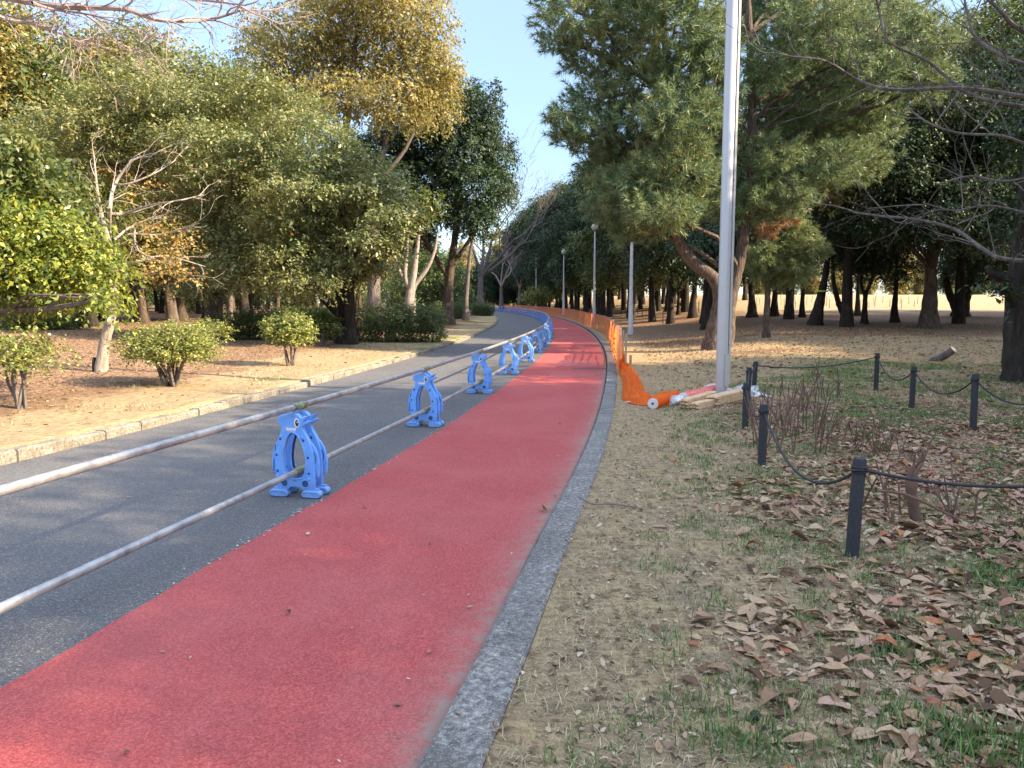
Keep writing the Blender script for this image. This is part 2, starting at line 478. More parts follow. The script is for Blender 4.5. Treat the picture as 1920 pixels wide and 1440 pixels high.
def mat_blue():
    m = NT('blue_plastic'); co = m.obj()
    n = m.noise(co, 14, 5); n2 = m.noise(co, 90, 3)
    c = m.ramp(n, [(0.3, (0.115, 0.30, 0.70)), (0.7, (0.16, 0.38, 0.82))])
    c = m.mix(m.ramp(n2, [(0.60, 0.0), (0.75, 0.5)]), c, (0.36, 0.46, 0.62))
    sz = m.new('ShaderNodeSeparateXYZ'); m.link(co, sz.inputs[0])
    c = m.mix(m.math('MULTIPLY', m.ramp(sz.outputs[2], [(0.0, 0.75), (0.16, 0.0)]), m.ramp(n2, [(0.4, 0.15), (0.65, 1.0)])), c, (0.20, 0.19, 0.17))
    m.base(c); m.set(Roughness=0.42, Specular_IOR_Level=0.5); return m.mat
M['blue'] = mat_blue()
M['white'] = plain('white_print', (0.78, 0.76, 0.76), 0.5, var=0.06)
M['pinkish'] = plain('pale_print', (0.72, 0.62, 0.62), 0.5, var=0.08)
M['black'] = plain('black_print', (0.02, 0.02, 0.022), 0.5)
M['hole'] = plain('recess_blue', (0.025, 0.06, 0.17), 0.6)
def mat_pipe():
    m = NT('galvanised_pipe'); co = m.pos()
    n = m.noise(co, 9, 6, 0.7); n2 = m.noise(co, 60, 4, 0.7)
    c = m.ramp(n, [(0.3, (0.22, 0.21, 0.20)), (0.5, (0.38, 0.38, 0.375)), (0.75, (0.52, 0.52, 0.505))])
    c = m.mix(m.ramp(n2, [(0.6, 0.0), (0.72, 0.55)]), c, (0.24, 0.20, 0.16))
    m.base(c); m.set(Metallic=0.55, Roughness=m.ramp(n, [(0.3, 0.32), (0.7, 0.52)])); return m.mat
M['pipe'] = mat_pipe()
M['coupler'] = plain('coupler_green', (0.27, 0.34, 0.22), 0.5, 0.3, var=0.3)
M['clamp'] = plain('clamp_steel', (0.36, 0.30, 0.18), 0.45, 0.6, var=0.35)
M['lamp_pole'] = plain('lamp_pole_paint', (0.60, 0.58, 0.56), 0.5, 0.1, var=0.1, scale=5)
M['tall_pole'] = plain('silver_pole', (0.46, 0.45, 0.445), 0.40, 0.3, var=0.05, scale=4)
M['charcoal'] = plain('charcoal_post', (0.028, 0.028, 0.031), 0.8, var=0.45, scale=60, bump=0.6)
M['rope'] = plain('black_rope', (0.022, 0.022, 0.026), 0.75, var=0.3, scale=150, bump=0.5)
def mat_net(name, col, tcol, clear):
    m = NT(name); co = m.pos()
    n = m.noise(co, 7, 5, 0.6)
    c = m.ramp(n, [(0.3, tuple(x * 0.8 for x in col)), (0.7, col)])
    m.base(c); m.set(Roughness=0.55, Specular_IOR_Level=0.3)
    tr = m.new('ShaderNodeBsdfTranslucent'); tr.inputs[0].default_value = (*tcol, 1)
    mx = m.new('ShaderNodeMixShader'); mx.inputs[0].default_value = 0.45
    m.link(m.bsdf.outputs[0], mx.inputs[1]); m.link(tr.outputs[0], mx.inputs[2])
    tp = m.new('ShaderNodeBsdfTransparent'); mx2 = m.new('ShaderNodeMixShader'); mx2.inputs[0].default_value = clear
    m.link(mx.outputs[0], mx2.inputs[1]); m.link(tp.outputs[0], mx2.inputs[2])
    m.link(mx2.outputs[0], m.out.inputs['Surface']); return m.mat
M['net'] = mat_net('orange_net', (0.84, 0.26, 0.10), (1.0, 0.32, 0.09), 0.32)
M['net_dense'] = mat_net('orange_net_folded', (0.95, 0.20, 0.015), (1.0, 0.26, 0.012), 0.0)
M['net_sunlit'] = mat_net('orange_net_sunlit', (0.92, 0.36, 0.02), (1.0, 0.50, 0.02), 0.0)  # amber colour stands in for sunlight coming through the folds
M['net_pink'] = plain('wrapped_net', (0.80, 0.20, 0.16), 0.3, var=0.2, scale=30)
def mat_film():
    m = NT('clear_film'); m.base((0.85, 0.86, 0.88)); m.set(Roughness=0.15, Specular_IOR_Level=0.8)
    tp = m.new('ShaderNodeBsdfTransparent'); mx = m.new('ShaderNodeMixShader')
    n = m.noise(m.obj(), 18, 4); m.link(m.ramp(n, [(0.35, 0.25), (0.65, 0.8)]), mx.inputs[0])
    m.link(m.bsdf.outputs[0], mx.inputs[1]); m.link(tp.outputs[0], mx.inputs[2]); m.link(mx.outputs[0], m.out.inputs['Surface'])
    return m.mat
M['film'] = mat_film()
M['steel_dark'] = plain('drain_steel', (0.16, 0.15, 0.14), 0.6, 0.4, var=0.3)
M['yellow_tape'] = plain('yellow_tape', (0.62, 0.60, 0.06), 0.5)
M['litter'] = leaf_mat('fallen_leaf', [(0, (0.09, 0.055, 0.035)), (0.2, (0.20, 0.115, 0.065)), (0.42, (0.40, 0.25, 0.145)), (0.62, (0.47, 0.30, 0.205)), (0.82, (0.48, 0.33, 0.19)), (0.93, (0.55, 0.41, 0.26)), (0.96, (0.36, 0.13, 0.08)), (1, (0.46, 0.20, 0.07))], 0.9, 0.10, tcol=(0.4, 0.25, 0.1), spec=.12, mottle=.32)
M['litter_small'] = leaf_mat('leaf_fragment', [(0, (0.07, 0.045, 0.03)), (0.4, (0.21, 0.14, 0.09)), (0.75, (0.38, 0.27, 0.17)), (1, (0.55, 0.45, 0.32))], 0.8, 0.1, spec=.15, tcol=(0.3, 0.2, 0.1))
M['litter_maple'] = leaf_mat('fallen_lobed_leaf', [(0, (0.28, 0.14, 0.10)), (0.5, (0.42, 0.22, 0.17)), (0.85, (0.50, 0.30, 0.23)), (1, (0.28, 0.07, 0.055))], 0.85, 0.1, spec=.12, mottle=.3, tcol=(0.4, 0.2, 0.12))
M['straw'] = leaf_mat('dry_blade', [(0, (0.21, 0.155, 0.085)), (0.5, (0.37, 0.295, 0.165)), (1, (0.56, 0.46, 0.28))], 0.7, 0.15, tcol=(0.4, 0.3, 0.12))
M['blade'] = leaf_mat('green_blade', [(0, (0.05, 0.10, 0.03)), (0.6, (0.11, 0.19, 0.05)), (1, (0.22, 0.30, 0.08))], 0.45, 0.25, tcol=(0.15, 0.3, 0.03))

# ------------------------------------------------------------------ the setting: ground, road, track, kerbs
def build_ground():
    d = np.concatenate([np.arange(-24, 0, 1.5), np.arange(0, 14, 0.2), np.arange(14, 50, 0.5), np.arange(50, 150, 2.5), np.array([150, 165, 185, 210, 250, 300, 380, 500, 800, 1400])])
    ul = -W_ROAD - 0.14 - np.concatenate([np.array([0.0]), np.arange(0.15, 3, 0.25), np.arange(3, 14, 0.6), np.arange(14, 50, 3), np.array([60, 80, 120, 200, 400, 900, 1500])])[::-1]
    um = np.array([-W_ROAD - 0.12, 0.08])
    ur = 0.21 + np.concatenate([np.array([0.0]), np.arange(0.12, 7, 0.2), np.arange(7, 20, 0.6), np.arange(20, 60, 3), np.array([65, 80, 120, 200, 400, 900, 1500])])
    u = np.concatenate([ul, um, ur])
    D, U = np.meshgrid(d, u, indexing='ij')
    X = XR(D) + U
    Z = terr(X, D)
    mid = np.zeros(len(u), bool); mid[len(ul):len(ul) + 2] = True
    Z[:, mid] = zroad(D[:, mid]) - 0.08
    V = np.stack([X, D, Z], -1).reshape(-1, 3)
    nd, nu = D.shape
    i, j = np.meshgrid(np.arange(nd - 1), np.arange(nu - 1), indexing='ij')
    a = i * nu + j
    Fv = np.stack([a, a + 1, a + nu + 1, a + nu], -1).reshape(-1, 4)
    o = np_mesh('ground', V, Fv, M['ground'], smooth=True)
    tag(o, 'dry lawn and leaf-strewn earth on both sides of the path', 'ground', kind='structure')
    n1, n2, n3 = fbm(X * 0.35, D * 0.35), fbm(X * 1.1 + 9, D * 1.1), fbm(X * 0.15 + 4, D * 0.15 + 8)
    right = U > 0
    t = -W_ROAD - U
    ndl_r = ss(D + (n1 - 0.5) * 14, 21, 26) * (1 - ss(D + (n1 - 0.5) * 14, 40, 50)) * ss(U, 0.6, 2.2)
    road_wood = ss(D, 24, 32) * (1 - ss(U, 8, 13)) * ss(U, 0.4, 2) * (1 - ss(D, 90, 125))
    ndl_r = np.maximum(ndl_r, 0.85 * road_wood)
    grn_r = (0.10 + 0.55 * ss(n2, 0.5, 0.72) * ss(U, 0.8, 3) + 0.30 * ss(X, 3.5, 6) * (1 - ss(D, 15, 19))) * (1 - ss(D, 17, 22))
    lf_r = 0.55 * ss(X + (n1 - 0.5) * 3, 1.8, 4.2) * (1 - ss(D, 11, 16)) + 0.12
    ndl_l = 0.9 * ss(t + (n1 - 0.5) * 4, 0.9, 3.2)
    grn_l = 0.55 * ss(n1, 0.52, 0.7) * (1 - ss(t, 1.5, 5))
    lf_l = 0.15 + 0.45 * ss(t + (n1 - 0.5) * 3, 1.0, 3.5)
    R = np.where(right, ndl_r, ndl_l); Gn = np.where(right, grn_r, grn_l); B = np.where(right, lf_r, lf_l)
    far = ss(D, 48, 60)
    R = R * np.where(right, 1, 1); B = B * (1 - far * 0.7)
    ca = o.data.color_attributes.new('masks', 'FLOAT_COLOR', 'POINT')
    ca.data.foreach_set('color', np.stack([R, Gn, B, np.ones_like(R)], -1).astype(np.float32).ravel())
build_ground()

DS = np.concatenate([np.arange(-24, 0, 1.0), np.arange(0, 30, 0.25), np.arange(30, 190, 1.0)])
def strip(name, u0, u1, z, mat, label, nu=6, jag=None):
    D, T = np.meshgrid(DS, np.linspace(0, 1, nu), indexing='ij')
    U = u0 + (u1 - u0) * T
    X = XR(D) + U
    if jag is not None:
        X[:, 0] += jag
    Z = zroad(D) + z
    V = np.stack([X, D, Z], -1).reshape(-1, 3)
    nd = len(DS)
    i, j = np.meshgrid(np.arange(nd - 1), np.arange(nu - 1), indexing='ij')
    a = i * nu + j
    Fv = np.stack([a, a + 1, a + nu + 1, a + nu], -1).reshape(-1, 4)
    o = np_mesh(name, V, Fv, mat, smooth=True)
    uv = o.data.uv_layers.new(name='UVMap')
    UVs = np.stack([U, D], -1).reshape(-1, 2)[Fv.ravel()]
    uv.data.foreach_set('uv', UVs.astype(np.float32).ravel())
    return tag(o, label, name.split('_')[-1], kind='structure')
strip('road', -W_ROAD, -0.02, 0.0, M['asphalt'], 'dark grey asphalt path curving away to the left')
_D = DS
jag = (fbm(_D * 3.1, _D * 0 + 2) - 0.5) * 0.05 + (vnoise(_D * 11.0, _D * 0) - 0.5) * 0.02
strip('red_track', -W_RED, -0.02, 0.005, M['red'], 'red rubbery running track beside the asphalt path', 12, jag)

def kerb(name, u0, u1, ztop, mat_top, mat_face, label, seg=0.6, chip=0.008):
    mb = MB()
    d = -12.0
    r = random.Random(5)
    while d < 175:
        L = seg if d < 60 else seg * 3
        a, b = d + 0.006, d + L - 0.006
        n = 4 if d < 40 else 2
        ring = []
        dz = r.uniform(-chip, chip); du = r.uniform(-chip, chip) * 0.6
        for k in range(n + 1):
            q = a + (b - a) * k / n
            x0 = float(XR(q)); z = float(zroad(q))
            w = lambda: r.uniform(-chip, chip) * 0.5
            prof = [(u0, -0.06), (u0 + w() * 0.5, ztop * 0.8), (u0 + 0.018 + w(), ztop + w()), (u1 - 0.018 + w(), ztop + w()), (u1, ztop * 0.8), (u1, -0.06)]
            ring.append([(x0 + p[0] + du, q, z + p[1] + (dz if p[1] > 0 else 0)) for p in prof])
        vs = [p for rg in ring for p in rg]
        m = 6
        for k in range(n):
            for j in range(m - 1):
                f = (k * m + j, (k + 1) * m + j, (k + 1) * m + j + 1, k * m + j + 1)
                pass
        base = len(mb.v)
        mb.v.extend(vs)
        for k in range(n):
            for j in range(m - 1):
                mb.f.append(tuple(base + q for q in (k * m + j, (k + 1) * m + j, (k + 1) * m + j + 1, k * m + j + 1)))
                mb.m.append(1 if (j == 0 and u0 > -1) or (j == 4 and u0 < -1) else 0)
        mb.f.append(tuple(base + q for q in range(m))); mb.m.append(0)
        mb.f.append(tuple(base + n * m + q for q in range(m - 1, -1, -1))); mb.m.append(0)
        d += L
    o = mb.build(name, [mat_top, mat_face], smooth=False)
    tag(o, label, 'kerb', kind='structure')
kerb('kerb', 0.0, 0.20, 0.06, M['kerb_dark'], M['kerb_face'], 'low speckled grey kerb along the right edge of the red track', 2.0, 0.005)
kerb('kerb', -W_ROAD - 0.15, -W_ROAD, 0.10, M['kerb_pale'], M['kerb_pale'], 'chipped pale concrete kerb along the left edge of the asphalt', 0.6, 0.02)

# ------------------------------------------------------------------ foliage builders
def leaf_quads(c, ld, n, L, Wd, fold=0.18):
    """c centres, ld leaf direction, n leaf normal -> vertices/faces of folded diamond leaves"""
    ld = nrm(ld); n = nrm(n - ld * np.sum(n * ld, -1, keepdims=True)); s = np.cross(ld, n)
    L = L[:, None]; Wd = Wd[:, None]
    b = c - ld * L * 0.5; t = c + ld * L * 0.5 - n * L * 0.08
    l = c + s * Wd * 0.5 + n * Wd * fold - ld * L * 0.06; r = c - s * Wd * 0.5 + n * Wd * fold - ld * L * 0.06
    V = np.stack([b, r, t, l], 1).reshape(-1, 3)
    Fv = np.arange(len(V), dtype=np.int32).reshape(-1, 4)
    return V, Fv

def sprays(blobs, dens, k, L, tl, wr=0.45, flat=1.2, droop=0.25, shell=0.45, rg=rng, up_bias=0.0):
    """leafy twigs spread through ellipsoids; dens twigs per square metre of ellipsoid face"""
    Vs, Fs, off = [], [], 0
    tw = []
    for c, r in blobs:
        c, r = np.array(c, float), np.array(r, float)
        area = 4 * PI * (((r[0] * r[1]) ** 1.6 + (r[0] * r[2]) ** 1.6 + (r[1] * r[2]) ** 1.6) / 3) ** (1 / 1.6)
        n = max(6, int(area * dens))
        v = nrm(rg.normal(size=(n, 3)))
        if up_bias: v[:, 2] = v[:, 2] * (1 - up_bias) + np.abs(v[:, 2]) * up_bias; v = nrm(v)
        rad = (shell + (1 - shell) * rg.random(n) ** 0.6) * (0.86 + 0.28 * rg.random(n))
        p = c + v * rad[:, None] * r
        t = nrm(v * np.array([1, 1, 0.55]) + rg.normal(size=(n, 3)) * 0.45 + np.array([0, 0, -droop * 0.6]))
        s = (np.arange(k) + 0.5) / k
        q = p[:, None, :] + t[:, None, :] * ((s - 0.35) * tl)[None, :, None] * (0.7 + 0.6 * rg.random((n, 1, 1)))
        q = q + rg.normal(size=q.shape) * tl * 0.07
        q[:, :, 2] -= droop * tl * 0.5 * (s ** 2)[None, :]
        side = nrm(np.cross(t, nrm(np.array([0, 0, 1.0]) + rg.normal(size=(n, 3)) * 0.35)))
        sg = np.where(np.arange(k) % 2 == 0, 1.0, -1.0)
        ld = t[:, None, :] * 0.55 + side[:, None, :] * sg[None, :, None] * 0.8 + rg.normal(size=q.shape) * 0.3
        ld[:, :, 2] -= droop
        nn = np.array([0, 0, flat]) + v[:, None, :] * 0.5 + rg.normal(size=q.shape) * 0.55
        m = n * k
        LL = L * (0.65 + 0.6 * rg.random(m))
        V, Fv = leaf_quads(q.reshape(m, 3), ld.reshape(m, 3), nn.reshape(m, 3), LL, LL * wr * (0.8 + 0.4 * rg.random(m)))
        Vs.append(V); Fs.append(Fv + off); off += len(V)
        tw.append((p - t * tl * 0.4, p + t * tl * 0.35))
    return np.concatenate(Vs), np.concatenate(Fs), tw

def needles(blobs, dens, L=0.15, shoot=0.34, k=42, wd=0.007, rg=rng, shell=0.3, up=0.35):
    """bottle-brush pine shoots; triangles"""
    Vs = []
    for c, r in blobs:
        c, r = np.array(c, float), np.array(r, float)
        area = 4 * PI * (((r[0] * r[1]) ** 1.6 + (r[0] * r[2]) ** 1.6 + (r[1] * r[2]) ** 1.6) / 3) ** (1 / 1.6)
        n = max(5, int(area * dens))
        v = nrm(rg.normal(size=(n, 3)))
        rad = (shell + (1 - shell) * rg.random(n) ** 0.6) * (0.8 + 0.5 * rg.random(n) ** 2)
        p = c + v * rad[:, None] * r
        t = nrm(v * np.array([1, 1, 0.5]) + rg.normal(size=(n, 3)) * 0.4 + np.array([0, 0, up]))
        s = rg.random((n, k)) ** 0.42
        q = p[:, None, :] + t[:, None, :] * ((s - 0.5) * shoot)[:, :, None]
        d = nrm(nrm(rg.normal(size=(n, k, 3))) + t[:, None, :] * (0.5 + 0.8 * s[:, :, None] ** 2))
        ln = L * (0.75 + 0.5 * rg.random((n, k, 1)))
        w = nrm(np.cross(d, rg.normal(size=(n, k, 3)))) * wd
        tip = q + d * ln; tip[:, :, 2] -= ln[:, :, 0] * 0.08
        Vs.append(np.stack([q - w, q + w, tip], 2).reshape(-1, 3))
    V = np.concatenate(Vs)
    return V, np.arange(len(V), dtype=np.int32).reshape(-1, 3)

def crv(pts, n=4):
    """smooth polyline"""
    pts = [Vector(p) for p in pts]
    if len(pts) < 3: return pts
    out = []
    for i in range(len(pts) - 1):
        p0, p1, p2, p3 = pts[max(i - 1, 0)], pts[i], pts[i + 1], pts[min(i + 2, len(pts) - 1)]
        for k in range(n):
            t = k / n
            out.append(0.5 * ((2 * p1) + (p2 - p0) * t + (2 * p0 - 5 * p1 + 4 * p2 - p3) * t * t + (3 * p1 - p0 - 3 * p2 + p3) * t ** 3))
    out.append(pts[-1])
    return out

def trunk(mb, pts, r0, r1, n=10, flare=1.5, sub=4):
    c = crv(pts, sub)
    m = len(c) - 1
    rad = []
    h0 = c[0].z
    for i, p in enumerate(c):
        t = i / m
        r = r0 + (r1 - r0) * t
        h = p.z - h0
        r *= 1 + (flare - 1) * math.exp(-h / (r0 * 2.2))
        rad.append(r * (1 + 0.05 * math.sin(i * 2.3)))
    c[0] = c[0] - Vector((0, 0, 0.25))
    mb.tube(c, rad, n)
    return c, rad

def limb(mb, a, b, r0, r1, n=5, sag=0.12, rr=random):
    a, b = Vector(a), Vector(b)
    L = (b - a).length
    m = a.lerp(b, 0.45) + Vector((rr.uniform(-.1, .1), rr.uniform(-.1, .1), rr.uniform(0.02, sag))) * L
    m2 = a.lerp(b, 0.75) + Vector((rr.uniform(-.06, .06), rr.uniform(-.06, .06), rr.uniform(0.0, sag * 0.6))) * L
    c = crv([a, m, m2, b], 2)
    k = len(c) - 1
    mb.tube(c, [r0 + (r1 - r0) * (i / k) ** 0.8 for i in range(k + 1)], n, cap=False)
    return c

def limbs_to(mb, cpts, crad, blobs, rr, frac=0.42, sub=5, rmin=0.012):
    for c, r in blobs:
        c = Vector(c)
        best, bi = 1e9, 0
        for i, p in enumerate(cpts):
            dz = c.z - p.z
            h = math.hypot(c.x - p.x, c.y - p.y)
            cost = abs(dz - 0.5 * h) + 0.15 * h
            if i < len(cpts) * 0.2: cost += 2
            if cost < best: best, bi = cost, i
        a = cpts[bi]
        rad = max(rmin * 2, min(crad[bi] * 0.75, frac * crad[bi] + 0.008 * (c - a).length))
        l = limb(mb, a, c, rad, rad * 0.35, 5, rr=rr)
        for k in range(sub):
            v = Vector((rr.gauss(0, 1), rr.gauss(0, 1), rr.gauss(0.25, 0.7))).normalized()
            e = c + Vector((v.x * r[0], v.y * r[1], v.z * r[2])) * rr.uniform(0.65, 0.95)
            limb(mb, l[rr.randint(len(l) // 2, len(l) - 1)], e, rad * 0.38, rmin * 0.5, 4, rr=rr)

def bare(mb, p, d, L, r, lev, rr, spread=0.55, up=0.15, kids=3, n=4, shrink=0.68, rmin=0.004):
    """recursive bare branching"""
    p = Vector(p); d = Vector(d).normalized()
    pts = [p]; q = p.copy(); dd = d.copy()
    seg = 4
    for i in range(seg):
        dd = (dd + Vector((rr.gauss(0, .13), rr.gauss(0, .13), rr.gauss(0, .13) + up * 0.12))).normalized()
        q = q + dd * L / seg
        pts.append(q.copy())
    r1 = max(rmin * 0.6, r * 0.55)
    mb.tube(pts, [r + (r1 - r) * i / seg for i in range(seg + 1)], n if lev > 1 else 3, cap=False)
    if lev <= 0: return
    for k in range(kids):
        i = rr.randint(2, seg) if k else seg
        ax = Vector((rr.gauss(0, 1), rr.gauss(0, 1), rr.gauss(0, 1)))
        ax = (ax - dd * ax.dot(dd))
        if ax.length < 1e-3: continue
        ax.normalize()
        nd = (dd * math.cos(spread * rr.uniform(.6, 1.3)) + ax * math.sin(spread * rr.uniform(.6, 1.3)) + Vector((0, 0, up))).normalized()
        bare(mb, pts[i], nd, L * shrink * rr.uniform(.75, 1.15), max(rmin, r1 * rr.uniform(.6, .85)), lev - 1, rr, spread, up, kids, n, shrink, rmin)

def pblobs(lst, Y, dep=1.0, seed=0, jit=0.8):
    """crown ellipsoids given as (px, py, rx, ry) in the photograph at distance Y"""
    rr = random.Random(seed); out = []
    for e in lst:
        y = Y + (e[4] if len(e) > 4 else 0) + rr.uniform(-jit, jit)
        c = P(e[0], e[1], y); s = y / F_PX
        out.append(((c.x, c.y, c.z), (e[2] * s, e[2] * s * dep, e[3] * s)))
    return out

def make_tree(name, base, tpts, r0, r1, blobs, label, cat='tree', group=None, bark='bark', leaf='leaf_ever', dens=16, k=10, L=0.11, tl=0.55,
              wr=0.45, flat=1.2, droop=0.25, shell=0.45, more=None, seed=1, flare=1.5, twigs=False, sub=5, frac=0.42, parts=None):
    t = thing(name, base, label, cat, group)
    rr = random.Random(seed); rg = np.random.default_rng(seed)
    mb = MB()
    c, rad = trunk(mb, tpts, r0, r1, 10, flare)
    if more:
        for pts, a, b in more:
            c2, rad2 = trunk(mb, pts, a, b, 8, 1.0)
            c = c + c2; rad = rad + rad2
    limbs_to(mb, c, rad, blobs, rr, frac, sub)
    V, Fv, tw = sprays(blobs, dens, k, L, tl, wr, flat, droop, shell, rg)
    if twigs:
        for a, b in tw:
            for i in range(0, len(a), 3):
                mb.tube([a[i], b[i]], [0.007, 0.003], 3, cap=False)
    mb.build('trunk', M[bark], t)
    np_mesh('crown', V, Fv, M[leaf], t)
    return t

# ------------------------------------------------------------------ barrier stands and their pipes
def curve_plate(splines, half, bev, y0=0.0, res=2):
    cu = bpy.data.curves.new('plate', 'CURVE'); cu.dimensions = '2D'; cu.fill_mode = 'BOTH'
    cu.extrude = max(0.0005, half - bev); cu.bevel_depth = bev; cu.bevel_resolution = res; cu.offset = -bev
    for pts in splines:
        sp = cu.splines.new('POLY'); sp.points.add(len(pts) - 1); sp.use_cyclic_u = True
        for i, p in enumerate(pts): sp.points[i].co = (p[0], p[1], 0, 1)
    ob = bpy.data.objects.new('plate', cu); COL.objects.link(ob)
    dg = bpy.context.evaluated_depsgraph_get(); dg.update()
    me = bpy.data.meshes.new_from_object(ob.evaluated_get(dg))
    vs = [(v.co.x, y0 - v.co.z, v.co.y) for v in me.vertices]
    fs = [tuple(p.vertices) for p in me.polygons]
    bpy.data.objects.remove(ob); bpy.data.curves.remove(cu); bpy.data.meshes.remove(me)
    return vs, fs
def closed(pts, n=4):
    m = len(pts); out = []
    for i in range(m):
        p0, p1, p2, p3 = [np.array(pts[(i + q) % m], float) for q in (-1, 0, 1, 2)]
        for k in range(n):
            t = k / n
            out.append(tuple(0.5 * ((2 * p1) + (p2 - p0) * t + (2 * p0 - 5 * p1 + 4 * p2 - p3) * t * t + (3 * p1 - p0 - 3 * p2 + p3) * t ** 3)))
    return out
def cp(l): return [((x - 478) * 0.00068, (1290 - y) * 0.00068) for x, y in l]
def disc(cx, cz, rx, rz=None, n=20):
    rz = rz or rx
    return [(cx + rx * math.cos(2 * PI * k / n), cz + rz * math.sin(2 * PI * k / n)) for k in range(n)]
def stadium(cx, cz, w, h, n=8):
    r = h / 2; a = w / 2 - r; out = []
    for k in range(n + 1): out.append((cx + a + r * math.sin(PI * k / n), cz + r * math.cos(PI * k / n)))
    for k in range(n + 1): out.append((cx - a - r * math.sin(PI * k / n), cz - r * math.cos(PI * k / n)))
    return out

BODY = cp([(400, 335), (430, 322), (480, 316), (525, 328), (556, 352), (572, 375), (618, 362), (668, 348), (640, 380), (602, 414), (645, 408), (694, 408), (650, 440), (592, 470),
           (594, 500), (612, 545), (640, 590), (672, 650), (697, 720), (714, 800), (722, 900), (724, 1000), (720, 1090), (712, 1160), (700, 1195),
           (640, 1200), (585, 1205), (562, 1196), (548, 1180), (520, 1172), (470, 1168), (430, 1172), (404, 1186), (392, 1205), (330, 1208), (275, 1200),
           (262, 1160), (248, 1090), (238, 1000), (236, 900), (242, 800), (258, 710), (282, 640), (304, 590), (318, 545), (330, 500), (325, 462),
           (300, 455), (288, 436), (290, 400), (302, 370), (322, 352), (350, 344)])
HOLE = closed(cp([(452, 548), (500, 560), (545, 610), (582, 690), (608, 790), (618, 890), (604, 985), (572, 1042), (520, 1062), (440, 1062), (385, 1040), (350, 985), (340, 890), (346, 790), (366, 690), (402, 598)]), 3)
HOLE_L = closed(cp([(432, 530), (506, 540), (560, 598), (600, 684), (627, 788), (638, 892), (622, 998), (584, 1062), (524, 1082), (436, 1082), (372, 1060), (330, 998), (320, 890), (326, 786), (348, 680), (388, 582)]), 3)
WING_R = closed(cp([(650, 640), (690, 672), (730, 735), (758, 815), (770, 900), (768, 985), (757, 1062), (744, 1050), (728, 990), (714, 900), (700, 800), (678, 720)]), 3)
WING_L = closed(cp([(300, 585), (262, 640), (222, 715), (198, 790), (186, 870), (188, 950), (204, 1035), (216, 1020), (226, 960), (238, 870), (252, 770), (276, 680)]), 3)
def fs_plate(mb, splines, half, bev, y0, mi=0):
    v, f = curve_plate(splines, half, bev, y0); mb.add(v, f, mi)

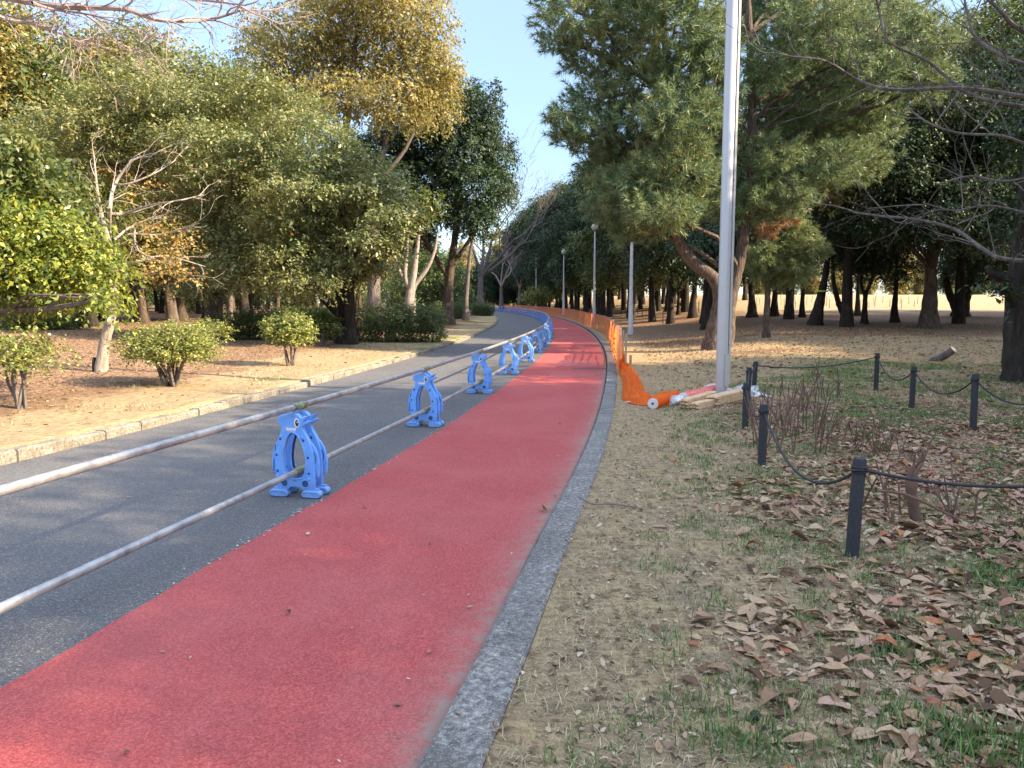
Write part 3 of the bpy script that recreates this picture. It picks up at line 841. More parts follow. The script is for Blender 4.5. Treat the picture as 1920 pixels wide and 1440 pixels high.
STUDS = [(322, 592), (585, 596), (268, 1052), (652, 1072)]
PITS = [(313, 622), (598, 632), (262, 806), (648, 826), (270, 990), (655, 1008)]
def stand_parts(simple=False):
    parts = []
    b = MB()
    fs_plate(b, [BODY, HOLE], 0.021, 0.005, 0.0)
    fs_plate(b, [HOLE_L, HOLE], 0.028, 0.004, 0.0)                       # raised rim round the opening
    if not simple:
        for x, y in STUDS:
            c = cp([(x, y)])[0]
            b.lathe([(0.0105, 0), (0.0105, 0.008), (0.007, 0.011)], (c[0], -0.020, c[1]), 10, M=Matrix.Rotation(PI / 2, 3, 'X'))
            b.lathe([(0.0105, 0), (0.0105, 0.008), (0.007, 0.011)], (c[0], 0.020, c[1]), 10, M=Matrix.Rotation(-PI / 2, 3, 'X'))
        ring = cp([(608, 1128)])[0]
        fs_plate(b, [disc(ring[0], ring[1], 0.036), disc(ring[0], ring[1], 0.027)], 0.027, 0.003, 0.0)
        ring2 = cp([(352, 1128)])[0]
        fs_plate(b, [disc(ring2[0], ring2[1], 0.036), disc(ring2[0], ring2[1], 0.027)], 0.027, 0.003, 0.0)
    parts.append(('body', b, [M['blue'], M['hole']]))
    for w in (WING_R, WING_L):
        m = MB(); fs_plate(m, [w], 0.012, 0.004, 0.010); parts.append(('wing', m, M['blue']))
    for x in (682, 284):
        m = MB(); c = cp([(x, 1246)])[0]
        fs_plate(m, [stadium(c[0], 0.031, 0.158, 0.058)], 0.030, 0.006, -0.008)
        fs_plate(m, [stadium(c[0], 0.031, 0.140, 0.044), stadium(c[0], 0.031, 0.124, 0.030)], 0.034, 0.002, -0.008)
        sx = 0.045 if x < 400 else -0.045
        m.box((c[0], 0, 0.058), (0.10, 0.036, 0.03))
        parts.append(('foot', m, M['blue']))
    if not simple:
        m = b
        for x, y in PITS:
            c = cp([(x, y)])[0]; fs_plate(m, [disc(c[0], c[1], 0.0105, n=12)], 0.0222, 0.0004, 0.0, 1)
        for x in (608, 352):
            c = cp([(x, 1128)])[0]; fs_plate(m, [disc(c[0], c[1], 0.0265, n=18)], 0.0218, 0.0004, 0.0, 1)
        for x0, y0, x1, y1 in ((236, 700, 236, 765), (214, 860, 206, 1000), (712, 770, 735, 830), (735, 830, 722, 900)):
            a, e = cp([(x0, y0), (x1, y1)])
            m.box(((a[0] + e[0]) / 2, -0.0022, (a[1] + e[1]) / 2), (0.0055, 0.004, math.hypot(a[0] - e[0], a[1] - e[1])), mi=1, M=Matrix.Rotation(math.atan2(e[0] - a[0], e[1] - a[1]), 3, 'Y'))
    m = MB(); c = cp([(524, 432)])[0]
    fs_plate(m, [disc(c[0], c[1], 0.0215, 0.036)], 0.0232, 0.0005, 0.0)
    parts.append(('eye', m, M['white']))
    m2 = MB(); fs_plate(m2, [disc(c[0] + 0.003, c[1], 0.0150, 0.026)], 0.0240, 0.0004, 0.0)
    parts.append(('>pupil', m2, M['black']))
    m2 = MB(); fs_plate(m2, [disc(c[0] + 0.007, c[1] + 0.008, 0.0050, 0.008, 10)], 0.0247, 0.0004, 0.0)
    parts.append(('>glint', m2, M['white']))
    m = MB()
    fs_plate(m, [cp([(390, 486), (412, 486), (422, 494), (440, 490), (460, 492), (480, 492), (490, 488), (510, 488), (514, 506), (504, 524), (486, 528), (472, 516), (450, 522), (432, 518), (420, 528), (402, 524), (392, 506)])], 0.0230, 0.0005, 0.0)
    parts.append(('mouth', m, M['pinkish']))
    if not simple:
        for z0, zp in ((0.625, 0.700), (0.120, 0.195)):
            m = MB()
            m.tube([(0, 0, z0), (0, 0, zp - 0.02)], 0.006, 8)
            m.box((0, 0, z0 + 0.012), (0.016, 0.048, 0.010))
            R = Matrix.Rotation(PI / 2, 3, 'X')
            m.lathe([(0.0262, -0.016), (0.032, -0.016), (0.032, 0.016), (0.0262, 0.016)], (0, 0, zp), 16, M=R)
            m.box((0.040, 0, zp + 0.006), (0.022, 0.024, 0.012)); m.box((-0.038, 0, zp - 0.004), (0.018, 0.026, 0.014))
            m.tube([(0.043, 0, zp - 0.025), (0.043, 0, zp + 0.034)], 0.0045, 6)
            m.lathe([(0.009, 0), (0.009, 0.009)], (0.043, 0, zp + 0.014), 6)
            parts.append(('pipe_clamp', m, M['clamp']))
    return parts
ORD = ['nearest', 'second nearest', 'third nearest', 'fourth nearest', 'fifth nearest', 'sixth nearest', 'seventh nearest', 'eighth nearest', 'ninth nearest', 'tenth nearest']
def path_pts(u, d0, step, n, d1=118):
    out = []; d = d0
    while len(out) < n and d < d1:
        out.append(d)
        a = 0
        q = d
        while a < step:
            q2 = q + 0.05
            a += math.hypot(float(XR(q2) - XR(q)), 0.05); q = q2
        d = q
    return out
PAIR_D = [5.93 - 3.45] + path_pts(-2.08, 5.93, 3.45, 40, 116)
def on_path(u, d):
    x = float(XR(d)) + u; dx = float(XR(d + .1) - XR(d - .1)) / .2
    return Vector((x, d, float(zroad(d)))), Vector((dx, 1, 0)).normalized()
U_BAR = -2.08
G_ST = 'blue animal barrier stands along the red track'
proto = thing('barrier_stand', (0, 0, 0), 'x', 'barrier stand', G_ST)
last = None
for nm, mb, mt in stand_parts():
    o = mb.build(nm.strip('>'), mt, last if nm.startswith('>') else proto)
    if not nm.startswith('>'): last = o
far = thing('barrier_stand', (0, 0, 0), 'x', 'barrier stand', G_ST)
last = None
for nm, mb, mt in stand_parts(True):
    if nm in ('mouth', '>glint'): continue
    o = mb.build(nm.strip('>'), mt, last if nm.startswith('>') else far)
    if not nm.startswith('>'): last = o
used = {0: False, 1: False}
for i, d in enumerate(PAIR_D):
    if i == 0: continue
    for s, side in ((-0.068, 'front'), (0.068, 'rear')):
        p, t = on_path(U_BAR, d + s)
        rz = -math.atan2(t.x, t.y) + random.uniform(-.045, .045)
        j = i - 1
        src = 0 if j < 10 else 1
        if j < 10:
            lab = 'blue animal-shaped barrier stand, %s one of the %s pair on the asphalt' % (side, ORD[j])
        else:
            lab = 'small blue barrier stand in the crowded far run round the bend, beyond the tenth pair'
        P0 = proto if src == 0 else far
        if not used[src]:
            P0.location = p; P0.rotation_euler = (0, 0, rz); P0['label'] = lab; used[src] = True
        else:
            dup(P0, p, rz, 1.0, lab, G_ST)
PIPE_R = 0.0243
for i in range(len(PAIR_D) - 1):
    a, ta = on_path(U_BAR, PAIR_D[i]); b, tb = on_path(U_BAR, PAIR_D[i + 1])
    for z, nm in ((0.700, 'upper'), (0.195, 'lower')):
        d_ = (b - a).normalized()
        A, B = a + Vector((0, 0, z)) + d_ * 0.025, b + Vector((0, 0, z)) - d_ * 0.025
        if i <= 9:
            k = 'that runs out of the picture at the left' if i == 0 else 'between the %s and %s stand pairs' % (ORD[i - 1].replace(' nearest', '') if i > 1 else 'nearest', ORD[i].replace(' nearest', '') if i < 10 else 'next')
            lab = '%s grey galvanised barrier pipe %s' % (nm, k)
        else:
            lab = '%s grey barrier pipe far round the bend beyond the tenth stand pair' % nm
        t = thing('barrier_pipe', A, lab, 'pipe', 'grey pipes clamped along the blue stands')
        m = MB(); m.tube([A, A.lerp(B, .5), B], PIPE_R, 14 if i < 5 else 6); m.build('tube', M['pipe'], t)
        if i < 10:
            m = MB(); m.tube([B - d_ * 0.045, B + d_ * 0.02], PIPE_R + 0.004, 14); m.tube([B + d_ * 0.022, B + d_ * 0.028], PIPE_R + 0.002, 12); m.tube([B + d_ * 0.030, B + d_ * 0.095], PIPE_R + 0.004, 14)
            m.build('coupler', M['coupler'], t)

# ------------------------------------------------------------------ drain and cover on the track
def drain():
    p, t = on_path(-0.42, G(1110, 692).y)
    th_ = thing('drain_grate', p + Vector((0, 0, 0.009)), 'dark slotted drain grate lying across the red track against the right kerb', 'drain')
    m = MB()
    for k in range(16):
        m.box((p.x - 0.36 + k * 0.048, p.y, p.z + 0.012), (0.020, 0.16, 0.008))
    m.box((p.x, p.y - 0.088, p.z + 0.012), (0.78, 0.016, 0.010)); m.box((p.x, p.y + 0.088, p.z + 0.012), (0.78, 0.016, 0.010))
    m.build('grid', M['steel_dark'], th_, smooth=False)
drain()
for (px, py, w, l, lab) in ((1085, 682, 0.95, 2.0, 'farther ribbed red cover plate let into the track'), (1072, 704, 0.95, 1.0, 'nearer ribbed red cover plate let into the track, just before the drain grate')):
    g = G(px, py); p, t = on_path(-0.72, g.y)
    mb = MB(); R = Matrix.Rotation(-math.atan2(t.x, t.y), 3, 'Z')
    mb.box((p.x, p.y, p.z + 0.008), (w, l, 0.004), M=R)
    n = int(w / 0.055)
    for k in range(n):
        off = R @ Vector((-w / 2 + 0.03 + k * 0.055, 0, 0))
        mb.box((p.x + off.x, p.y + off.y, p.z + 0.0125), (0.022, l - 0.06, 0.005), M=R)
    o = mb.build('cover_plate', plain('cover_red', (0.36, 0.075, 0.065), 0.7, var=0.25, scale=40), smooth=False)
    tag(o, lab, 'cover plate', 'ribbed covers in the red track')

# ------------------------------------------------------------------ orange net fence
def net_fence():
    d0, d1 = 15.6, 122.0
    p0, _ = on_path(0.36, d0)
    t = thing('net_fence', p0, 'long orange net fence on stakes following the right kerb round the bend', 'net fence')
    ds = [d0]
    while ds[-1] < d1: ds.append(ds[-1] + (0.11 if ds[-1] < 45 else 0.3))
    ds = np.array(ds)
    H = 0.84
    st = 1.85
    rows = np.linspace(0, 1, 12)
    D, R = np.meshgrid(ds, rows, indexing='ij')
    ph = ((D - d0) % st) / st
    sag = -0.075 * (4 * ph * (1 - ph)) * (0.5 + fbm(D * 0.4, D * 0 + 3))
    top = H + sag + 0.05 * (fbm(D * 0.9, D * 0 + 5) - 0.5)
    near = 1 - ss(D, d0, d0 + 1.5)
    top = top * (1 - 0.35 * near)
    Z = R * top
    wob = 0.16 * (fbm(D * 1.3, R * 2.2 + 8, 3) - 0.5) * (1 - 0.3 * R) + 0.03 * np.sin(D * 5 + R * 3) * fbm(D * 0.5, R * 0) + 0.09 * np.abs(fbm(D * 0.6 + 30, R * 4 + D * 0.5) - 0.5)
    U = 0.36 + wob - 0.05 * (1 - R) + 0.1 * np.sin(D * 0.23)
    X = XR(D) + U
    Zg = terr(X, D) + 0.01
    V = np.stack([X, D, Zg + Z], -1).reshape(-1, 3)
    nd, nr = D.shape
    i, j = np.meshgrid(np.arange(nd - 1), np.arange(nr - 1), indexing='ij'); a = i * nr + j
    Fv = np.stack([a, a + nr, a + nr + 1, a + 1], -1).reshape(-1, 4)
    np_mesh('net', V, Fv, M['net'], t, smooth=True)
    mb = MB()
    pts = [(X[q, -1], D[q, -1], (Zg + Z)[q, -1] + 0.004) for q in range(0, nd, 3)]
    mb.tube(pts, 0.007, 4); mb.build('edge_cord', M['net_pink'], t)
    # stakes
    d = d0
    while d < d1:
        x = float(XR(d)) + 0.36 + 0.1 * math.sin(d * 0.23) + 0.07
        m = MB(); z = tz(x, d)
        m.box((x, d, z + 0.39), (0.035, 0.035, 0.90)); m.build('stake', M['wood_grey'], t, smooth=False)
        d += st
    # lengthwise folds on the track side; amber paints sun shining through them
    m = MB(); rr2 = random.Random(9)
    for z0, da, db in ((.20, 17.2, 21.5), (.33, 17.5, 23.5), (.47, 17.8, 24.5), (.60, 18.2, 23.0)):
        qs = np.linspace(da, db, 40); pts = []
        for q in qs:
            u = 0.36 + 0.1 * math.sin(q * 0.23) - 0.10 + 0.008 * math.sin(q * 1.5 + z0 * 20)
            x = float(XR(q)) + u
            pts.append((x, q, tz(x, q) + z0 + 0.02 * math.sin(q * 0.9 + z0 * 9)))
        m.tube(pts, [0.006 + 0.014 * abs(math.sin(k * .33 + z0 * 7)) for k in range(40)], 7)
    o = m.build('sunlit_folds', M['net_sunlit'], t)
    o['label'] = 'lengthwise net folds on the track side, amber colour painted as sun shining through'
    # the loose end falling to the ground and running to the roll
    cl = [(P(1168, 682, 16.2), 0.09, 0.28), (P(1176, 708, 15.2), 0.14, 0.22), (P(1185, 732, 13.9), 0.17, 0.18), (G(1190, 748), 0.19, 0.19), (G(1206, 758), 0.17, 0.15), (G(1228, 757), 0.15, 0.13), (G(1256, 750), 0.13, 0.12)]
    cpts = crv([c[0] for c in cl], 10); n = len(cpts)
    hw = np.interp(np.linspace(0, len(cl) - 1, n), range(len(cl)), [c[1] for c in cl]); hh = np.interp(np.linspace(0, len(cl) - 1, n), range(len(cl)), [c[2] for c in cl])
    m_ = 22; V = []
    for i_, c in enumerate(cpts):
        tg = (cpts[min(i_ + 1, n - 1)] - cpts[max(i_ - 1, 0)]); tg.z = 0; tg.normalize()
        sd = Vector((tg.y, -tg.x, 0))
        for k in range(m_):
            w = k / (m_ - 1) * 2 - 1
            x, y = c.x + sd.x * w * hw[i_], c.y + sd.y * w * hw[i_]
            g = tz(x, y)
            ar = max(0, 1 - abs(w) ** 2.5)
            wr = 1.5 * (float(fbm(np.array([x * 7.0]), np.array([y * 7.0 + w * 3]), 4)[0]) - 0.46) + 0.18 * math.sin(w * 11 + i_ * 0.35 + 3 * x)
            lift = max(0.0, c.z - g - 0.05) if i_ < 16 else 0.0
            V.append((x, y, g + 0.012 + ar * (hh[i_] * (0.8 + 0.9 * wr)) + lift * (1 - 0.5 * abs(w))))
    i, j = np.meshgrid(np.arange(n - 1), np.arange(m_ - 1), indexing='ij'); a = i * m_ + j
    Fv = np.stack([a, a + m_, a + m_ + 1, a + 1], -1).reshape(-1, 4)
    o = np_mesh('loose_net', np.array(V), Fv, M['net_dense'], t, smooth=True)
    o['label'] = 'bright orange loose end of the net slumped on the grass'
    mb = MB(); rr = random.Random(4)
    b = G(1186, 757)
    for k in range(3):
        pts = [b + Vector((-0.1 + 0.05 * s + rr.uniform(-.04, .04), rr.uniform(-.07, .07) - 0.01 * s, 0.02 + 0.02 * abs(math.sin(s * 2 + k)))) for s in range(6)]
        mb.tube(crv(pts, 3), 0.0035, 4)
    o = mb.build('edge_cord', M['pinkish'], t); o['label'] = 'pale loose cord loops beside the slumped net'
net_fence()

def roll(name, a, b, r, mat, label, end=True, cat='net roll', lumps=0.05):
    a, b = Vector(a), Vector(b)
    t = thing(name, (a + b) / 2 - Vector((0, 0, r)), label, cat, 'rolls of orange net by the pole')
    ax = (b - a).normalized(); s = ax.cross(Vector((0, 0, 1))).normalized(); up = s.cross(ax)
    n, k = 26, 26; V = []
    for i in range(n):
        c = a.lerp(b, i / (n - 1))
        for j in range(k):
            an = 2 * PI * j / k
            q = r * (1 + lumps * (float(fbm(np.array([i * 0.55]), np.array([j * 0.8]), 2)[0]) - 0.5) * 2)
            V.append(c + (s * math.cos(an) + up * math.sin(an)) * q)
    m = MB(); fs = [(i * k + j, i * k + (j + 1) % k, (i + 1) * k + (j + 1) % k, (i + 1) * k + j) for i in range(n - 1) for j in range(k)]
    m.add(V, fs); m.build('wound_net', mat, t)
    m = MB()
    R = Matrix((s, up, -ax)).transposed()
    m.lathe([(r * 0.98, -0.01), (r * 0.96, 0.006), (r * 0.9, 0.008), (r * 0.72, 0.005), (r * 0.70, 0.009), (r * 0.5, 0.006), (r * 0.47, 0.010), (r * 0.30, 0.008), (r * 0.28, 0.012), (r * 0.2, 0.006)], a, 26, M=R)
    m.build('pale_end', M['pinkish'], t)
    m = MB(); m.lathe([(r * 0.2, 0.004), (r * 0.19, 0.0135)], a, 14, M=R); m.build('core_hole', M['black'], t)
    return t
a = G(1224, 767); b = G(1268, 752)
roll('net_roll', a + Vector((0, 0, 0.075)), b + Vector((0, 0.1, 0.075)), 0.078, M['net_dense'], 'bright orange net roll with pale ringed end at the foot of the slumped net')
a = G(1281, 758); b = G(1356, 737)
tr = roll('net_roll', a + Vector((0, 0, 0.085)), b + Vector((0, 0, 0.085)), 0.086, M['net_pink'], 'salmon pink wrapped net roll lying behind the stakes, left of the tall pole', lumps=0.09)
m = MB(); pa = a + Vector((-0.02, -0.02, 0.08))
for k in range(5): m.tube([pa, pa + Vector((-0.10 - 0.02 * k, -0.02 * k, 0.03 - 0.02 * k)), pa + Vector((-0.17, -0.03 * k, -0.02 + 0.02 * k))], [0.05, 0.03, 0.012], 6)
m.build('film_knot', M['film'], tr)

def stake_bundle(px, py, ex, ey, nx, nz, label):
    a, b = G(px, py), G(ex, ey)
    ax = (b - a); L = ax.length; ax.normalize()
    t = thing('stake_bundle', a, label, 'stake bundle', 'bundles of sawn stakes at the foot of the pole')
    s = ax.cross(Vector((0, 0, 1))).normalized(); up = s.cross(ax)
    rr = random.Random(int(px)); w = 0.042
    for i in range(nx):
        for k in range(nz):
            o_ = rr.uniform(-0.03, 0.03)
            c0 = a + s * ((i - (nx - 1) / 2) * (w + 0.003)) + Vector((0, 0, w / 2 + 0.004 + k * (w + 0.002))) + ax * o_
            h = w / 2 - 0.001
            M_ = MB()
            tip = c0 - ax * 0.07
            vs = [c0 + s * x * h + up * z * h for x, z in ((-1, -1), (1, -1), (1, 1), (-1, 1))]
            vs2 = [v + ax * L for v in vs]
            tipv = [tip + s * x * h * 0.15 + up * z * h * 0.15 for x, z in ((-1, -1), (1, -1), (1, 1), (-1, 1))]
            M_.add(tipv + vs + vs2, [(0, 1, 2, 3)] + [(j, (j + 1) % 4, 4 + (j + 1) % 4, 4 + j)[::-1] for j in range(4)] + [(4 + j, 4 + (j + 1) % 4, 8 + (j + 1) % 4, 8 + j)[::-1] for j in range(4)] + [(8, 11, 10, 9)])
            M_.build('stake', M['wood'], t, smooth=False)
    return t
stake_bundle(1284, 766, 1338, 750, 3, 3, 'pointed pale wooden stakes stacked in front of the pink wrapped roll')
stake_bundle(1337, 760, 1394, 745, 4, 3, 'pointed pale wooden stakes tied with green string in front of the tall pole')
stake_bundle(1304, 767, 1348, 757, 3, 2, 'low row of pointed pale stakes lying nearest the track, before the other bundles')
def film():
    c = G(1385, 744); n = 28; V = []
    for i in range(n):
        for j in range(n):
            x = c.x - 0.52 + 0.95 * i / (n - 1); y = c.y - 0.1 + 0.75 * j / (n - 1)
            e = min(i, j, n - 1 - i, n - 1 - j) / n
            h = 0.02 + 0.20 * min(1, e * 5) * float(fbm(np.array([x * 4]), np.array([y * 4]), 3)[0]) * (1 if i < n * 0.8 else 0.5)
            V.append((x + 0.05 * math.sin(j * 1.3), y + 0.05 * math.sin(i * 1.1), tz(x, y) + h))
    Fv = [(i * n + j, (i + 1) * n + j, (i + 1) * n + j + 1, i * n + j + 1) for i in range(n - 1) for j in range(n - 1)]
    o = np_mesh('plastic_film', V, np.array(Fv), M['film'], smooth=True)
    tag(o, 'crumpled clear plastic film heaped behind the stakes at the pole foot', 'plastic film')
film()
g = G(1182, 694)
m = MB(); m.box((g.x, g.y, g.z + 0.15), (0.052, 0.03, 0.36)); o = m.build('wood_stake', M['wood_grey'], None, smooth=False, bevel=0.003)
tag(o, 'short grey wooden stake standing alone just right of the net fence end', 'stake')

# ------------------------------------------------------------------ poles and lamps
g = G(1352, 744)
t = thing('tall_pole', g, 'tall silver metal pole with conduit rising out of the picture, stakes at its foot', 'pole')
m = MB(); R0 = 0.088
prof = [(R0, -0.05), (R0, 4.2), (R0 * 0.985, 4.205), (R0 * 0.97, 8.0), (R0 * 0.9, 11.5)]
m.lathe(prof, g, 28); m.build('shaft', M['tall_pole'], t)
m = MB(); m.box((g.x + 0.094, g.y - 0.035, g.z + 5.5), (0.034, 0.05, 10.6), 0.2); m.build('conduit', M['tall_pole'], t, smooth=False, bevel=0.004)
m = MB()
for z in (0.55, 0.80, 3.1, 3.24, 5.2): m.lathe([(0.008, 0), (0.006, 0.006)], (g.x + 0.088, g.y - 0.062, g.z + z), 8, M=Matrix.Rotation(PI / 2, 3, 'X'))
m.build('bolt', M['black'], t)
m = MB(); m.box((g.x + 0.05, g.y - 0.085, g.z + 0.42), (0.07, 0.02, 0.5), 0.4); m.build('hatch', M['tall_pole'], t, bevel=0.003, smooth=False)

def globe_lamp(d, H, label, gl):
    x = float(XR(d)) + 1.6; g = Vector((x, d, tz(x, d)))
    r = gl
    t = thing('street_lamp', g, label, 'street lamp', 'globe lamps along the track')
    m = MB(); m.lathe([(0.13, -0.05), (0.13, 0.25), (0.11, 0.3), (0.08, 2.5), (0.055, H - 2.1 * r)], g, 14); m.build('post', M['lamp_pole'], t)
    m = MB(); m.lathe([(0.06, 0), (0.13, 0.03), (0.14, 0.09), (0.08, 0.13)], g + Vector((0, 0, H - 2.15 * r)), 14); m.build('collar', M['steel_dark'], t)
    m = MB(); m.lathe([(max(0.02, r * math.sin(PI * k / 12)), H - r - r * math.cos(PI * k / 12)) for k in range(13)], g, 18)
    mm = NT('globe_glass'); mm.base((0.72, 0.66, 0.46)); mm.set(Roughness=0.25, Transmission_Weight=0.25)
    m.build('globe', mm.mat, t)
    return t
LAMPS = [(34.6, 6.35, .27, 'tall globe lamp nearest the pine, its globe among the needles'), (56, 7.0, .26, 'second globe lamp along the net fence, clear of the foliage'),
         (78, 6.6, .26, 'third globe lamp, thin against the dark trees'), (100, 7.0, .26, 'farthest globe lamp at the left of the row')]
for d, H, gl, lab in LAMPS: globe_lamp(d, H, lab, gl)

# ------------------------------------------------------------------ rope fence
RP = [('E', 1596, 1043, 859), ('D', 1428, 872, 758), ('C', 1397, 804, 718), ('B', 1401, 762, 689), ('A', 1413, 735, 679), ('F', 1642, 732, 662), ('G', 1709, 764, 687), ('H', 1825, 806, 701)]
LABR = {'E': 'charcoal wooden post in front among brown leaves, largest of the rope fence', 'D': 'charcoal rope post behind the bare twigs, second at the track side', 'C': 'charcoal rope post just right of the plastic film and stakes',
        'B': 'charcoal rope post peeping out right behind the film-side post', 'A': 'farthest charcoal rope post of the left row, beside tall bare stems', 'F': 'charcoal rope post farthest back, standing against the sunlit lawn',
        'G': 'charcoal rope post on the right rear side, next before the sawn log', 'H': 'charcoal rope post on the right rear side nearest the dark trunk'}
posts = {}
for k, px, py, pt in RP:
    g = G(px, py); h = P(px, pt, g.y).z - g.z
    h = max(0.5, min(0.72, h))
    t = thing('fence_post', g, LABR[k], 'fence post', 'charcoal posts of the rope fence', rz=0)
    lean = Vector((0.012 if k == 'E' else random.uniform(-.01, .01), 0, 0))
    m = MB(); r = 0.037
    c = [g + Vector((0, 0, -0.15)), g + Vector((0, 0, h * 0.5)) + lean, g + Vector((0, 0, h - 0.012)) + lean * 2, g + Vector((0, 0, h)) + lean * 2]
    m.tube(c, [r, r, r * 0.98, r * 0.86], 14); m.build('shaft', M['charcoal'], t)
    m = MB()
    for j in range(3): m.lathe([(r + 0.002, -0.006), (r + 0.010, -0.003), (r + 0.010, 0.003), (r + 0.002, 0.006)], g + lean * 2 + Vector((0, 0, h - 0.075 + j * 0.013)), 14)
    m.tube([g + lean * 2 + Vector((-r - 0.02, -0.02, h - 0.068)), g + lean * 2 + Vector((-r - 0.002, -0.03, h - 0.062)), g + lean * 2 + Vector((0.0, -r - 0.012, h - 0.06))], 0.008, 6)
    m.build('rope_wrap', M['rope'], t)
    posts[k] = g + Vector((0, 0, h - 0.062)) + lean * 2
offR = [G(1990, 830) + Vector((0, 0, 0.56)), P(2150, 885, 4.0)]
for q, lab in ((offR[0], 'charcoal rope post beyond the right edge, next after the last rear post'), (offR[1], 'charcoal rope post beyond the right edge of the foreground, holding the thick rope')):
    g = Vector((q.x, q.y, tz(q.x, q.y))); h = q.z - g.z + .062
    t = thing('fence_post', g, lab, 'fence post', 'charcoal posts of the rope fence')
    m = MB(); m.tube([g - Vector((0, 0, .15)), g + Vector((0, 0, h * .5)), g + Vector((0, 0, h - .012)), g + Vector((0, 0, h))], [.037, .037, .036, .032], 14); m.build('shaft', M['charcoal'], t)
    m = MB()
    for j in range(3): m.lathe([(.039, -.006), (.047, -.003), (.047, .003), (.039, .006)], g + Vector((0, 0, h - .075 + j * .013)), 14)
    m.build('rope_wrap', M['rope'], t)
spans = [('D', 'E', .30, 'slack black rope between the front post and the next track-side post'), ('C', 'D', .16, 'black rope between the two posts beside the film'), ('B', 'C', .07, 'short black rope between the two left rear posts'),
         ('A', 'B', .05, 'short black rope behind the left rear posts'), ('A', 'F', .10, 'long black rope crossing in front of the sunlit lawn'), ('F', 'G', .24, 'drooping black rope at the back, between the rear posts'), ('G', 'H', .24, 'drooping black rope left of the dark trunk'),
         ('H', offR[0], .22, 'black rope leaving the picture at the right beyond the last rear post'), ('E', offR[1], .09, 'thick black rope running right from the front post across the foreground')]
for a, b, sg, lab in spans:
    A = posts[a]; B = posts[b] if isinstance(b, str) else b
    pts = [A.lerp(B, k / 16) - Vector((0, 0, 4 * sg * (k / 16) * (1 - k / 16))) for k in range(17)]
    m = MB(); m.tube(pts, 0.0095, 8); o = m.build('rope', M['rope']); tag(o, lab, 'rope', 'ropes of the rope fence')
# far rope-fence posts in the pine shade and short sticks in the field
for (px, py, h) in [(1216, 598, .75), (1243, 607, .8), (1255, 603, .8), (1229, 592, .7), (1273, 590, .7), (1196, 590, .7), (1204, 594, .7), (1148, 592, .7), (1165, 589, .7), (1290, 586, .7), (1310, 584, .7)]:
    g = G(px, py); m = MB(); m.tube([g - Vector((0, 0, .1)), g + Vector((0, 0, h))], [0.035, 0.03], 6)
    o = m.build('fence_post', M['charcoal']); tag(o, 'thin dark post in the shade beyond the orange net, behind the nearest lamps', 'fence post', 'dark posts in the pine shade')
rr = random.Random(12)
for k in range(34):
    px = 1420 + 310 * k / 33 + rr.uniform(-6, 6); py = rr.uniform(567, 580)
    g = G(px, py); h = rr.uniform(.45, .8)
    m = MB(); m.tube([g - Vector((0, 0, .1)), g + Vector((rr.uniform(-.06, .06), 0, h))], [0.03, 0.025], 5)
    o = m.build('field_stake', M['wood_grey']); tag(o, 'small stake standing in the pale field beyond the right-hand trunks', 'stake', 'stakes in the pale field')

# ------------------------------------------------------------------ cut branch, twigs, single leaf, cone
a, b = G(1757, 677), P(1788, 655, G(1757, 677).y - 0.25)
t = thing('cut_branch', a, 'sawn grey-brown branch stub with pale end lying on the lawn', 'branch')
m = MB(); c = crv([a + Vector((-0.1, 0.1, -0.04)), a.lerp(b, .5) + Vector((0, 0, .0)), b], 4); m.tube(c, [0.085, 0.09, 0.085, 0.085, 0.085, 0.083, 0.082, 0.08, 0.08][:len(c)], 10); m.build('wood', M['bark_grey'], t)
m = MB(); dr = (c[-1] - c[-2]).normalized(); m.tube([c[-1] + dr * 0.001, c[-1] + dr * 0.006], 0.076, 12); m.build('sawn_end', M['wood_end'], t)
g = G(1140, 952)
m = MB(); m.tube(crv([G(1085, 949) + Vector((0, 0, .07)), G(1112, 953) + Vector((0, 0, .03)), G(1150, 950) + Vector((0, 0, .02)), G(1205, 957) + Vector((0, 0, .012))], 4), [0.006] * 12 + [0.004], 5)
o = m.build('twig', M['twig']); tag(o, 'thin dark twig lying across the kerb onto the dry grass', 'twig')
g = G(1416, 1351)
m = MB()
V_, rr = [], random.Random(2)
for k in range(9):
    z = 0.003 + k * 0.0036; r_ = 0.015 * math.sin(PI * (k + 1.2) / 11)
    for j in range(8):
        an = 2 * PI * j / 8 + k * 0.4
        c_ = g + Vector((r_ * math.cos(an), r_ * math.sin(an), z)); e = Vector((math.cos(an), math.sin(an), .35))
        m.box(c_, (0.009, 0.008, 0.003), an)
m.lathe([(0.004, 0), (0.011, .008), (0.009, .022), (0.003, .034)], g, 8)
o = m.build('pine_cone', M['bark'], None, smooth=False); tag(o, 'dark pine cone lying in the foreground grass', 'pine cone')

# ------------------------------------------------------------------ trees on the left
def PX(lst, Y0):
    """trunk axis points given as (px, py[, dy]) at distance Y0"""
    return [P(e[0], e[1], Y0 + (e[2] if len(e) > 2 else 0)) for e in lst]
